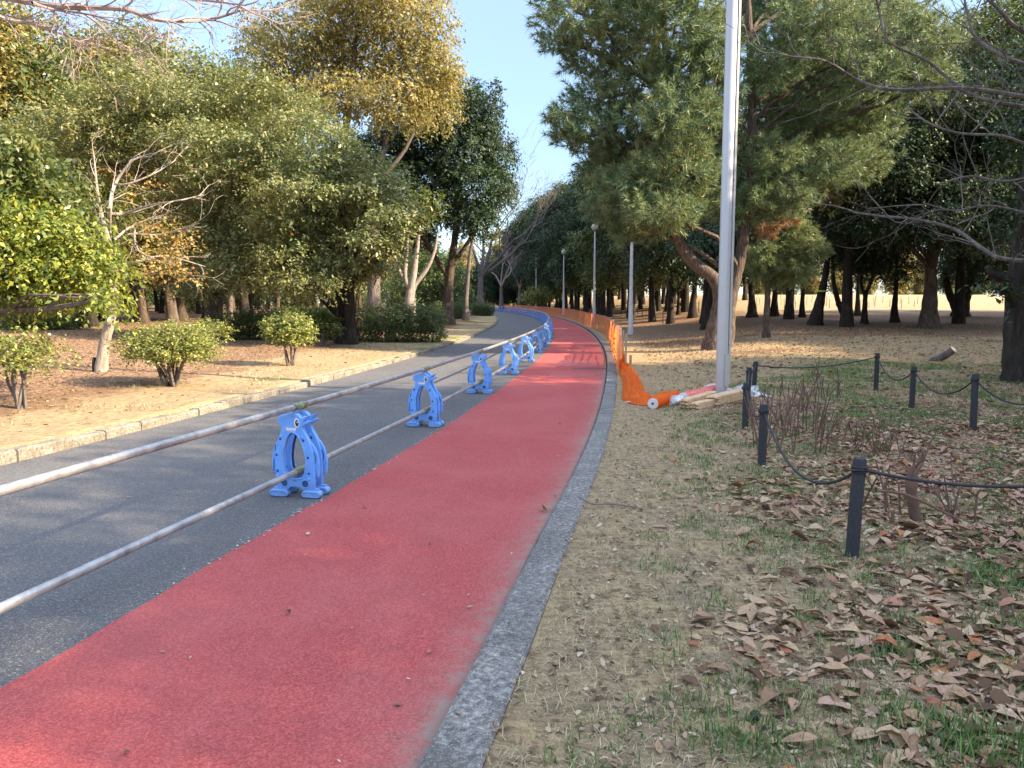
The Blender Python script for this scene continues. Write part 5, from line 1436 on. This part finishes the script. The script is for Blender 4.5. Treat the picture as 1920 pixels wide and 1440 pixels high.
# left wood
pl = [proto_tree(80, 11, 2.6, 3.2, 'leaf_olive', 'bark', .18, 10), proto_tree(81, 10, 2.4, 3.2, 'leaf_layer', 'bark', .18, 10, two=True), proto_tree(82, 12.5, 3.0, 3.2, 'leaf_olive', 'bark_grey', .18, 10), proto_tree(83, 9.5, 2.3, 3.1, 'leaf_ever', 'bark_dark', .18, 10)]
spots = []
rr = random.Random(81)
for px, py, s in [(270, 607, .95), (322, 604, 1.0), (330, 603, .8), (386, 597, .95), (432, 600, .9), (150, 596, .9), (175, 612, .85), (470, 592, .9), (60, 590, 1), (520, 590, .8), (560, 588, .9), (610, 588, .85), (690, 588, .8), (722, 586, .8), (20, 600, 1.0), (-80, 600, 1.0), (-200, 620, 1.0)]:
    g = G(px, py); spots.append((g.x, min(g.y, 60), s))
for k in range(62):
    d = rr.uniform(36, 105); u = -W_ROAD - rr.uniform(6 + .05 * d, 9 + d * .68); x = float(XR(d)) + u
    if any((x - a) ** 2 + (d - b) ** 2 < 7 for a, b, _ in spots): continue
    spots.append((x, d, rr.uniform(.85, 1.2)))
for px, Y, s in [(60, 33, 1.25), (170, 36, 1.25), (265, 38, 1.42), (340, 41, 1.4), (410, 44, 1.38), (-40, 30, 1.3), (460, 42, 1.35), (-150, 32, 1.3)]:
    spots.append((P(px, 560, Y).x, Y, s))
place(pl, spots, 'one of many leafy trees crowding the left-hand wood behind hedge and shrubs', 'trees of the left-hand wood', 6)
pu = [proto_tree(85, 4.6, .3, 2.4, 'leaf_hedge', 'bark_dark', .2, 7, nb=9, r=.08), proto_tree(86, 3.6, .2, 2.2, 'leaf_ever', 'bark_dark', .2, 7, nb=8, r=.07)]
spots = []
for k in range(40):
    px = -100 + 960 * k / 39 + rr.uniform(-15, 15); Y = rr.uniform(58, 100)
    spots.append((P(px, 560, Y).x, Y, rr.uniform(.8, 1.3)))
place(pu, spots, 'low leafy undergrowth bush standing among the far trunks of the left-hand wood', 'undergrowth of the left-hand wood', 16)
for o in list(COL.objects):
    if o.get('group') == 'undergrowth of the left-hand wood': o['category'] = 'bush'; o.name = 'bush'
# trees beyond the field and closing the far view
pf = [proto_tree(90, 11, 0.4, 3.8, 'leaf_olive', 'bark_grey', .36, 3.5, nb=13), proto_tree(91, 12, 0.6, 3.6, 'leaf_dark', 'bark_dark', .36, 3.5, nb=13)]
spots = []
for k in range(46):
    px = -200 + 2350 * k / 45 + rr.uniform(-20, 20); Y = rr.uniform(150, 190)
    spots.append((P(px, 560, Y).x, Y, rr.uniform(.9, 1.4)))
for k in range(12):
    px = 1420 + 560 * k / 11; Y = rr.uniform(112, 128); spots.append((P(px, 560, Y).x, Y, rr.uniform(.5, .9)))
place(pf, spots, 'far tree in the line that closes the view beyond the field and woods', 'far trees closing the view', 8)
# trees standing right of and behind the viewpoint; their shade covers the near track
ps = [proto_tree(95, 8.2, 1.9, 2.7, 'leaf_dark', 'bark_dark', .16, 13, nb=17), proto_tree(96, 7.6, 1.7, 2.8, 'leaf_ever', 'bark_dark', .16, 13, nb=17)]
SHADE = [(16, -9, 1.5), (16.5, -6.4, 1.45), (17, -.55, 1.55), (17.5, 3, 1.6), (17, 6.2, 1.5), (21, -7, 1.7), (21.5, -3, 1.7), (22, 1.5, 1.75), (22.5, 6, 1.7), (23, 10.5, 1.6), (23, 21, 1.35), (26, 25.5, 1.35), (25.5, 30, 1.35), (29, 23.5, 1.45), (30.5, 30, 1.4), (29.5, 35, 1.4), (33.5, 27, 1.5), (35, 35, 1.4), (33, 40.5, 1.3), (37, 31, 1.5), (38, 41, 1.4), (23.5, 15.8, 1.2), (28, 17.5, 1.35)]
place(ps, SHADE, 'shade tree standing to the right of the viewpoint, outside the picture', 'shade trees outside the picture', 9, .97, 1.03)

# ------------------------------------------------------------------ hedges and shrubs
def shrub(name, g, w, h, label, leaf, seed, L=.07, dens=60, clear=.35, cat='shrub', depth=1.0, group=None, stems=7, lob=9, shell=.45, bark='bark_grey', top=0.0):
    t = thing(name, g, label, cat, group)
    rr = random.Random(seed); rg = np.random.default_rng(seed); blobs = []
    for k in range(lob):
        an = k * 2.4; q = math.sqrt((k + .3) / lob) * .62
        x, y = q * math.cos(an) * w / 2, q * math.sin(an) * w / 2 * depth
        z = h * (clear + (1 - clear) * (.62 - .3 * q * q + rr.uniform(-.12, .14)))
        s = w * rr.uniform(.20, .27)
        blobs.append(((g.x + x, g.y + y, g.z + z), (s, s * max(.6, depth), h * (1 - clear) * rr.uniform(.26, .36))))
    m = MB()
    for k in range(stems):
        b = blobs[k % lob][0]; a = g + Vector((rr.uniform(-.06, .06) * w, rr.uniform(-.06, .06) * w * depth, -.05))
        c = limb(m, a, b, .022 * min(1.5, w), .008, 5, .15, rr)
        for j in range(5):
            v = Vector((rr.gauss(0, 1), rr.gauss(0, 1), rr.gauss(.5, .6))).normalized() * w * .16
            limb(m, c[-1 - (j % 3)], Vector(b) + v, .008, .003, 4, .1, rr)
    m.build('stems', M[bark], t)
    V, Fv, _ = sprays(blobs, dens, 8, L, .22, .5, 1.0, .05, shell, rg)
    np_mesh('foliage', V, Fv, M[leaf], t)
    return t
def at_px(px, py): return G(px, py)
g = G(322, 724); shrub('shrub', g, g.y * 200 / F_PX, g.y * 118 / F_PX, 'spreading pale-green shrub with bare lower stems in the middle of the sunny verge', 'leaf_shrub', 101, .050, 75, .22, lob=15, stems=11)
g = G(392, 672); shrub('shrub', g, g.y * 90 / F_PX, g.y * 75 / F_PX, 'small loose green shrub close behind the spreading one, left of the bright shrub', 'leaf_shrub', 102, .07, 40, .4)
g = G(40, 765); shrub('shrub', g, g.y * 190 / F_PX, g.y * 150 / F_PX, 'thin leggy shrub at the left edge with open branches', 'leaf_shrub', 103, .055, 34, .3, lob=11)
g = G(546, 686); shrub('shrub', g, g.y * 105 / F_PX, g.y * 98 / F_PX, 'bright yellow-green shrub on slanting stems in front of the dark hedge', 'leaf_shrub', 104, .065, 85, .3, lob=13)
g = G(606, 650); shrub('shrub', g, g.y * 75 / F_PX, g.y * 62 / F_PX, 'small dull-green shrub between the bright shrub and the dark twin trunk', 'leaf_hedge', 105, .08, 50, .2)
def hedge(px0, px1, py, ptop, depth, label, seed, leaf='leaf_hedge'):
    a, b = G(px0, py), G(px1, py); g = (a + b) / 2; g.z = tz(g.x, g.y)
    w = (b - a).length; h = (py - ptop) * g.y / F_PX
    t = thing('hedge', g, label, 'hedge', 'clipped hedges on the verge'); rr = random.Random(seed); rg = np.random.default_rng(seed)
    blobs = []; n = max(3, int(w / .55))
    for i in range(n):
        for j in (-.3, .3):
            for z in (.2, .46, .76):
                p = a.lerp(b, (i + .5) / n); blobs.append(((p.x + rr.uniform(-.08, .08), p.y + j * depth, g.z + h * z + rr.uniform(-.04, .04)), (.46, depth * .36, h * .27)))
    V, Fv, _ = sprays(blobs, 62, 8, .062, .2, .5, 1.0, .0, .55, rg)
    np_mesh('foliage', V, Fv, M[leaf], t)
    m = MB()
    for i in range(n * 3):
        p = a.lerp(b, rr.random()) + Vector((0, rr.uniform(-.3, .3) * depth, -.05)); p.z = tz(p.x, p.y) - .05
        limb(m, p, p + Vector((rr.uniform(-.2, .2), rr.uniform(-.1, .1), h * .6)), .02, .008, 4, .1, rr)
    m.build('stems', M['bark_dark'], t)
hedge(668, 826, 640, 572, 1.5, 'dense dark clipped hedge right of the dark twin trunk', 110)
hedge(425, 640, 636, 582, 1.3, 'low dark hedge left of the dark twin trunk, behind the bright shrub', 111)
hedge(520, 640, 612, 577, 1.2, 'sunlit-topped hedge farther back behind the twin trunk', 112)
hedge(20, 150, 618, 588, 1.2, 'dark ground-hugging hedge in deep shade at the far left', 113)
hedge(816, 868, 598, 568, 1.4, 'trimmed hedge behind the trunk of the dark round tree', 114)
hedge(886, 922, 592, 569, 1.6, 'small clipped bush at the foot of the bare tree by the bend', 115)

# pruned stems inside the rope fence
def pruned(px, py, n_, h, r_, label, seed, spread=.22, fork=2, w=.12, thick=None):
    g = G(px, py); rr = random.Random(seed); n = max(4, int(n_ * .72)); r = r_ * .85
    t = thing('pruned_shrub', g, label, 'pruned shrub', 'pruned shrubs inside the rope fence')
    m = MB()
    if thick:
        m.tube(crv([g + Vector((.07, 0, -.06)), g + Vector((.02, 0, .10)), g + Vector((0, 0, .24)), g + Vector((.01, 0, .36))], 4), [thick * 1.1, thick, thick, thick * 1.05, thick * 1.0, thick, thick * .95, thick * 1.0, thick * 1.1, thick * 1.1, thick * .9, thick * .8, thick * .6][:13], 10)
    for k in range(n):
        b = g + Vector((rr.uniform(-w, w), rr.uniform(-w, w), -.04))
        if thick: b = g + Vector((rr.uniform(-.03, .03), rr.uniform(-.03, .03), .30))
        d = Vector((rr.gauss(0, spread), rr.gauss(0, spread), 1)).normalized(); L = h * rr.uniform(.55, 1.1) * (.5 if thick else 1)
        p1 = b + d * L * .5; p2 = p1 + (d + Vector((rr.gauss(0, .15), rr.gauss(0, .15), .2))).normalized() * L * .5
        m.tube([b, p1, p2], [r, r * .8, r * .6], 6)
        for j in range(fork):
            q = b.lerp(p2, rr.uniform(.4, .85)); e = (d + Vector((rr.gauss(0, .5), rr.gauss(0, .5), .3))).normalized()
            m.tube([q, q + e * L * rr.uniform(.15, .4)], [r * .6, r * .35], 5)
    m.build('stems', M['cut_stem'], t)
pruned(1443, 845, 22, .62, .008, 'tall clump of bare cut stems hugging the track-side posts', 120, .22, 3, .26)
pruned(1497, 812, 16, .62, .009, 'clump of bare cut stems second from the track-side posts, stems rising past the rope', 121, .2, 3, .2)
pruned(1480, 770, 14, .58, .009, 'bare clump farther back behind the track-side stems', 122, .2, 3, .25)
pruned(1536, 850, 7, .66, .010, 'single dark sapling-like pruned shrub, middle of the rope enclosure', 123, .12, 4, .05)
pruned(1545, 745, 12, .55, .012, 'rearmost pruned shrub with knobbly tops against the sunlit grass', 124, .25, 3, .22)
pruned(1600, 838, 16, .38, .007, 'low fine-stemmed clump right of the sapling-like one', 125, .22, 2, .22)
pruned(1668, 852, 22, .40, .007, 'low fine-stemmed clump behind the front post, a little to its right', 126, .26, 2, .25)
pruned(1705, 975, 6, .5, .012, 'thick gnarled stump with cut shoots right of the front post', 127, .3, 2, .1, thick=.036)
pruned(1640, 958, 5, .46, .011, 'few reddish cut shoots between the front post and the gnarled stump', 128, .25, 2, .16)
pruned(1812, 975, 8, .42, .010, 'thin leaning shoots right of the gnarled stump', 129, .3, 2, .1)
pruned(1893, 985, 4, .24, .013, 'short cut stubs near the right edge among lobed leaves', 130, .3, 1, .14)
pruned(1585, 800, 8, .3, .007, 'tiny bare clump at the back of the enclosure', 131, .2, 2, .3)
m = MB(); m.tube(crv([P(1645, 920, 5.0), P(1690, 925, 4.95), P(1740, 945, 4.9), G(1800, 982) + Vector((0, 0, .02))], 4), [.010] * 12 + [.006], 6)
o = m.build('broken_branch', M['cut_stem']); tag(o, 'broken bare branch with pale tip leaning across the gnarled stump', 'branch')

# ------------------------------------------------------------------ distant person
def person():
    g = G(1871, 557); s = 1.0
    me = bpy.data.meshes.new('person'); bm = bmesh.new(); bm.verts.layers.skin.verify() if hasattr(bm.verts.layers, 'skin') else None
    J = [('pel', (0, 0, .95), .13), ('sp', (-.04, 0, 1.15), .125), ('ch', (-.10, 0, 1.34), .14), ('nk', (-.16, 0, 1.47), .05), ('hd', (-.21, 0, 1.58), .085), ('tp', (-.22, 0, 1.68), .07),
         ('hl', (0, .10, .90), .095), ('kl', (-.02, .12, .50), .065), ('al', (.02, .13, .10), .045), ('tl', (-.13, .14, .05), .04), ('hr', (0, -.10, .90), .095), ('kr', (-.03, -.12, .50), .065), ('ar', (.0, -.13, .10), .045), ('tr', (-.15, -.14, .05), .04),
         ('sl', (-.12, .19, 1.40), .06), ('el', (-.18, .24, 1.15), .045), ('wl', (-.36, .16, 1.03), .032), ('ml', (-.42, .14, 1.01), .036), ('sr', (-.12, -.19, 1.40), .06), ('er', (-.18, -.24, 1.15), .045), ('wr', (-.36, -.16, 1.03), .032), ('mr', (-.42, -.14, 1.01), .036)]
    E_ = [('pel', 'sp'), ('sp', 'ch'), ('ch', 'nk'), ('nk', 'hd'), ('hd', 'tp'), ('pel', 'hl'), ('hl', 'kl'), ('kl', 'al'), ('al', 'tl'), ('pel', 'hr'), ('hr', 'kr'), ('kr', 'ar'), ('ar', 'tr'), ('ch', 'sl'), ('sl', 'el'), ('el', 'wl'), ('wl', 'ml'), ('ch', 'sr'), ('sr', 'er'), ('er', 'wr'), ('wr', 'mr')]
    for h, sg in (('l', 1), ('r', -1)):
        w = (-.42, .14 * sg, 1.01)
        for k in range(5):
            J.append(('f%s%d' % (h, k), (-.50 + (.04 if k == 4 else 0) + .006 * abs(k - 1.5), (.14 + (k - 1.5) * .02) * sg, .99 + (.03 if k == 4 else 0)), .009)); E_.append(('m' + h, 'f%s%d' % (h, k)))
    idx = {j[0]: i for i, j in enumerate(J)}
    bm.free()
    me.from_pydata([tuple(v * s for v in j[1]) for j in J], [(idx[a], idx[b]) for a, b in E_], [])
    o = bpy.data.objects.new('person', me); COL.objects.link(o)
    md = o.modifiers.new('skin', 'SKIN'); sv = me.skin_vertices[0].data
    for i, j in enumerate(J): sv[i].radius = (j[2], j[2]); sv[i].use_root = (i == 0)
    sb = o.modifiers.new('sub', 'SUBSURF'); sb.levels = 1; sb.render_levels = 1
    dg = bpy.context.evaluated_depsgraph_get(); dg.update()
    m2 = bpy.data.meshes.new_from_object(o.evaluated_get(dg)); bpy.data.objects.remove(o)
    for n, c in (('denim', (.10, .19, .42)), ('red_top', (.55, .20, .17)), ('skin', (.55, .34, .25)), ('hair', (.06, .045, .04)), ('shoe', (.10, .09, .09))): m2.materials.append(plain('person_' + n, c, .8))
    for p in m2.polygons:
        c = p.center; k = 1
        if c.z < .08: k = 4
        elif c.z < .99 and c.x > -.25: k = 0
        elif c.z > 1.46: k = 3 if (c.z > 1.64 or c.x > -.19) else 2
        elif c.x < -.37: k = 2
        p.material_index = k
        p.use_smooth = True
    o = bpy.data.objects.new('person', m2); COL.objects.link(o); o.location = g; o.rotation_euler = (0, 0, .3)
    tag(o, 'distant person in a red top and blue jeans leaning forward out on the field', 'person')
person()

# ------------------------------------------------------------------ ground cover
def on_ground(n, x0, x1, y0, y1, rg, keep):
    y = y0 + (y1 - y0) * rg.random(n) ** 1.35; x = x0 + (x1 - x0) * rg.random(n)
    fr = np.abs(x) < .70 * y + 2.6
    k = keep(x, y, x - XR(y)) * fr > rg.random(n)
    x, y = x[k], y[k]
    return np.stack([x, y, terr(x, y)], -1)
def litter_mesh(name, C, L, rg, mat, label, lobed=False, lift=.008, curl=.24, tilt=.14, k_w=.42):
    n = len(C)
    st = np.array([0, .16, .42, .72, 1.0]); wd = np.array([0.04, .72, 1.0, .66, .02])
    if lobed:
        an = np.arange(15) / 15 * 2 * PI
        rad = np.array([.35, .62, .42, 1.0, .45, .80, .40, 1.05, .40, .80, .45, 1.0, .42, .62, .35]); rad = np.interp(np.arange(15), np.arange(15), rad)
        loc = np.concatenate([[[0, 0, 0]], np.stack([rad * np.sin(an) * .5, -rad * np.cos(an) * .5, .10 * np.sin(an * 2) + .12 * rad], -1)])
        Fl = np.array([[0, i + 1, (i + 1) % 15 + 1] for i in range(15)]); kk = 3
    else:
        loc = []
        for s, w in zip(st, wd):
            for q in (-1, 0, 1): loc.append((q * w * .5 * k_w, s - .5, .0))
        loc = np.array(loc)
        Fl = np.array([[i * 3 + j, i * 3 + j + 1, (i + 1) * 3 + j + 1, (i + 1) * 3 + j] for i in range(4) for j in range(2)]); kk = 4
    m = len(loc)
    V = np.repeat(loc[None], n, 0) * L[:, None, None]
    if not lobed:
        V[:, :, 0] *= rg.uniform(.65, 1.7, (n, 1))
        cu = curl * rg.normal(size=(n, 1)); be = .45 * rg.normal(size=(n, 1))
        V[:, :, 2] += np.abs(loc[None, :, 0]) * L[:, None] * np.abs(cu) * 2.4 + (loc[None, :, 1] ** 2) * L[:, None] * be
        V[:, :, 0] += loc[None, :, 1] ** 2 * L[:, None] * .3 * rg.normal(size=(n, 1))
    a = rg.random(n) * 2 * PI; tx = rg.normal(size=n) * tilt; ty = rg.normal(size=n) * tilt
    ca, sa = np.cos(a), np.sin(a)
    V[:, :, 2] += V[:, :, 0] * np.tan(np.clip(tx, -.9, .9))[:, None] + V[:, :, 1] * np.tan(np.clip(ty, -.9, .9))[:, None]
    x = V[:, :, 0] * ca[:, None] - V[:, :, 1] * sa[:, None]; y = V[:, :, 0] * sa[:, None] + V[:, :, 1] * ca[:, None]
    V[:, :, 0], V[:, :, 1] = x, y
    V[:, :, 2] -= V[:, :, 2].min(1)[:, None]
    V += C[:, None, :]; V[:, :, 2] += (lift * rg.random(n))[:, None] + .003
    Fv = (Fl[None] + (np.arange(n) * m)[:, None, None]).reshape(-1, kk)
    o = np_mesh(name, V.reshape(-1, 3), Fv, mat, k=kk, smooth=True)
    return tag(o, label, 'fallen leaves', kind='stuff')
rg = np.random.default_rng(21)
den = lambda x, y, u: ss(u, .5, 1.6) * (.05 + .95 * ss(x + (fbm(x * 1.2, y * 1.2) - .5) * 2.2 - .3 * (y - 3), .75, 1.9)) * (.35 + .65 * ss(fbm(x * 2.1 + 3, y * 2.1), .36, .56)) * (1 - .75 * ss(y, 6, 10))
C = on_ground(33000, -.2, 9, 2.1, 9.5, rg, den); litter_mesh('leaf_litter', C, .04 + .085 * rg.random(len(C)) ** 1.7, rg, M['litter'], 'large curled brown fallen leaves strewn over the foreground grass')
C = on_ground(2700, .4, 9, 2.1, 9, rg, lambda x, y, u: .75 * ss(x, 1.6, 3.2) * (1 - .6 * ss(y, 6, 9))); litter_mesh('leaf_litter', C, .07 + .06 * rg.random(len(C)), rg, M['litter_maple'], 'pinkish lobed fallen leaves among the brown ones at right', True)
C = on_ground(58000, -.4, 9, 2.0, 11, rg, lambda x, y, u: ss(u, .12, .4) * (.35 + .65 * ss(u, .8, 2.5))); litter_mesh('leaf_fragments', C, .012 + .03 * rg.random(len(C)), rg, M['litter_small'], 'small brown leaf fragments and crumbs in the foreground turf', lift=.004, tilt=.25)
C = on_ground(12000, 1, 15, 8.5, 30, rg, lambda x, y, u: ss(u, .5, 1.5) * (.25 + .75 * ss(x, 2, 5))); litter_mesh('leaf_litter', C, .05 + .06 * rg.random(len(C)), rg, M['litter'], 'brown fallen leaves scattered on the lawn farther off')
C = on_ground(30000, -22, -3, 6.5, 34, rg, lambda x, y, u: .12 * ss(-W_ROAD - u, .2, .8) + .88 * ss(-W_ROAD - u + (fbm(x * .5, y * .5) - .5) * 3, 1.6, 4)); litter_mesh('leaf_litter', C, .03 + .055 * rg.random(len(C)), rg, M['litter'], 'brown leaf litter under the trees on the left verge')
C = on_ground(900, -4.5, .6, 2.2, 14, rg, lambda x, y, u: ((u < .1) & (u > -.35)) * .9 + ((u < -.35) & (u > -1.8)) * .16 + ((u <= -1.8) & (u > -5)) * .08)
C[:, 2] = zroad(C[:, 1]) + np.where(C[:, 0] - XR(C[:, 1]) > 0, .062, .008); litter_mesh('leaf_fragments', C, .012 + .03 * rg.random(len(C)) ** 2, rg, M['litter_small'], 'crumbs and tiny leaves caught along the inside of the kerb', lift=.002, tilt=.15)
M['crumb'] = leaf_mat('surfacing_crumb', [(0, (0.20, 0.17, 0.15)), (0.6, (0.50, 0.45, 0.40)), (1, (0.72, 0.66, 0.60))], 0.9, 0.0, spec=.1)
yy = 2.4 + 28 * rg.random(1500) ** 1.7; uu = -W_RED - .012 + .022 * rg.normal(size=1500)
C = np.stack([XR(yy) + uu, yy, zroad(yy) + .004], -1)[fbm(yy * 1.5, yy * 0) > .42]
litter_mesh('edge_crumbs', C, .006 + .022 * rg.random(len(C)) ** 3, rg, M['crumb'], 'pale crumbs of surfacing along the ragged left edge of the red track', lift=.002, tilt=.1)
g = G(1022, 960)
C = np.array([[g.x, g.y, .006]]); o = litter_mesh('fallen_leaf', C, np.array([.085]), np.random.default_rng(5), M['litter'], 'x', tilt=.3, curl=.8)
tag(o, 'lone curled brown leaf lying on the red track near the kerb', 'leaf'); del o['kind']

def blades(name, C, L, wd, rg, mat, label, tilt):
    n = len(C)
    a = rg.random(n) * 2 * PI; t = np.clip(np.abs(rg.normal(size=n)) * tilt[1] + tilt[0], 0, 1.52)
    d = np.stack([np.cos(a) * np.sin(t), np.sin(a) * np.sin(t), np.cos(t)], -1)
    s = np.stack([-np.sin(a), np.cos(a), np.zeros(n)], -1) * wd
    tip = C + d * L[:, None]; tip[:, 2] -= .25 * L * np.sin(t) * (1 - np.cos(t) * .5) * .3; tip[:, 2] = np.maximum(tip[:, 2], C[:, 2] + .004)
    mid = C + d * L[:, None] * .55 + np.array([0, 0, 1.]) * (.10 * L)[:, None]
    V = np.stack([C - s, C + s, mid + s * .8, tip, mid - s * .8], 1).reshape(-1, 3)
    base = np.arange(n)[:, None] * 5
    Fv = np.concatenate([base + np.array([[0, 1, 2]]), base + np.array([[0, 2, 4]]), base + np.array([[4, 2, 3]])], 0)
    o = np_mesh(name, V, Fv, mat, k=3)
    return tag(o, label, 'grass', kind='stuff')
C = on_ground(150000, -.5, 8, 2.0, 13, rg, lambda x, y, u: ss(u, .14, .3) * (.95 - .55 * ss(x, 2, 4)) * (1 - .5 * ss(y, 7, 12)))
blades('dry_grass', C, .02 + .042 * rg.random(len(C)), .0015, rg, M['straw'], 'short dry straw-coloured turf along the kerb', (1.1, .3))
gm = lambda x, y, u: ss(fbm(x * 1.9 + 5, y * 1.9 + 2, 3), .41, .56) * ss(u, .5, 1.4)
T = on_ground(17000, -.2, 9, 2.0, 14, rg, lambda x, y, u: gm(x, y, u) * (.6 + .4 * ss(x, 3, 6)))
C = np.repeat(T, 16, 0); C[:, :2] += rg.normal(size=(len(C), 2)) * .035; C[:, 2] = terr(C[:, 0], C[:, 1])
blades('green_grass', C, .02 + .045 * rg.random(len(C)), .0020, rg, M['blade'], 'patches of fresh green grass among the leaves', (.15, .5))
tuft = [(1860, 1080, .13, 220), (1890, 1095, .12, 150), (1655, 1235, .09, 130), (1720, 1230, .11, 160), (1800, 1390, .12, 260), (1870, 1420, .13, 260), (1740, 1350, .10, 160), (1390, 1390, .10, 200), (1430, 1380, .09, 150), (1180, 1350, .06, 120), (1330, 1130, .07, 120), (1240, 1060, .06, 120), (1555, 1130, .08, 120), (1100, 1428, .07, 100), (1620, 1035, .06, 90), (1455, 905, .05, 120), (1430, 880, .05, 140), (1760, 835, .07, 60), (1900, 1180, .09, 120), (1530, 845, .05, 120), (1840, 760, .08, 60)]
Cs, Ls = [], []
for px, py, L_, n in tuft:
    g = G(px, py); q = np.stack([g.x + rg.normal(size=n) * .10, g.y + rg.normal(size=n) * .09], -1); Cs.append(np.column_stack([q, terr(q[:, 0], q[:, 1])])); Ls.append(L_ * .62 * (.5 + .8 * rg.random(n)))
C = np.concatenate(Cs); blades('green_grass', C, np.concatenate(Ls), .0026, rg, M['blade'], 'taller green grass tufts in the foreground', (.2, .5))
C = on_ground(9000, -14, -3, 6.8, 26, rg, lambda x, y, u: ss(-W_ROAD - u, .25, .5) * (1 - ss(-W_ROAD - u, 1.5, 5)) * ss(fbm(x * .8, y * .8), .45, .6))
C = np.repeat(C, 5, 0); C[:, :2] += rg.normal(size=(len(C), 2)) * .04; C[:, 2] = terr(C[:, 0], C[:, 1])
blades('dry_grass', C, .04 + .05 * rg.random(len(C)), .003, rg, M['straw'], 'thin dry grass on the left verge beside the kerb', (.5, .5))
C = on_ground(26000, 2, 22, 11, 34, rg, lambda x, y, u: ss(u, .6, 1.2)); blades('dry_grass', C, .05 + .06 * rg.random(len(C)), .004, rg, M['straw'], 'thin dry lawn grass in the sunlit strip', (.4, .5))
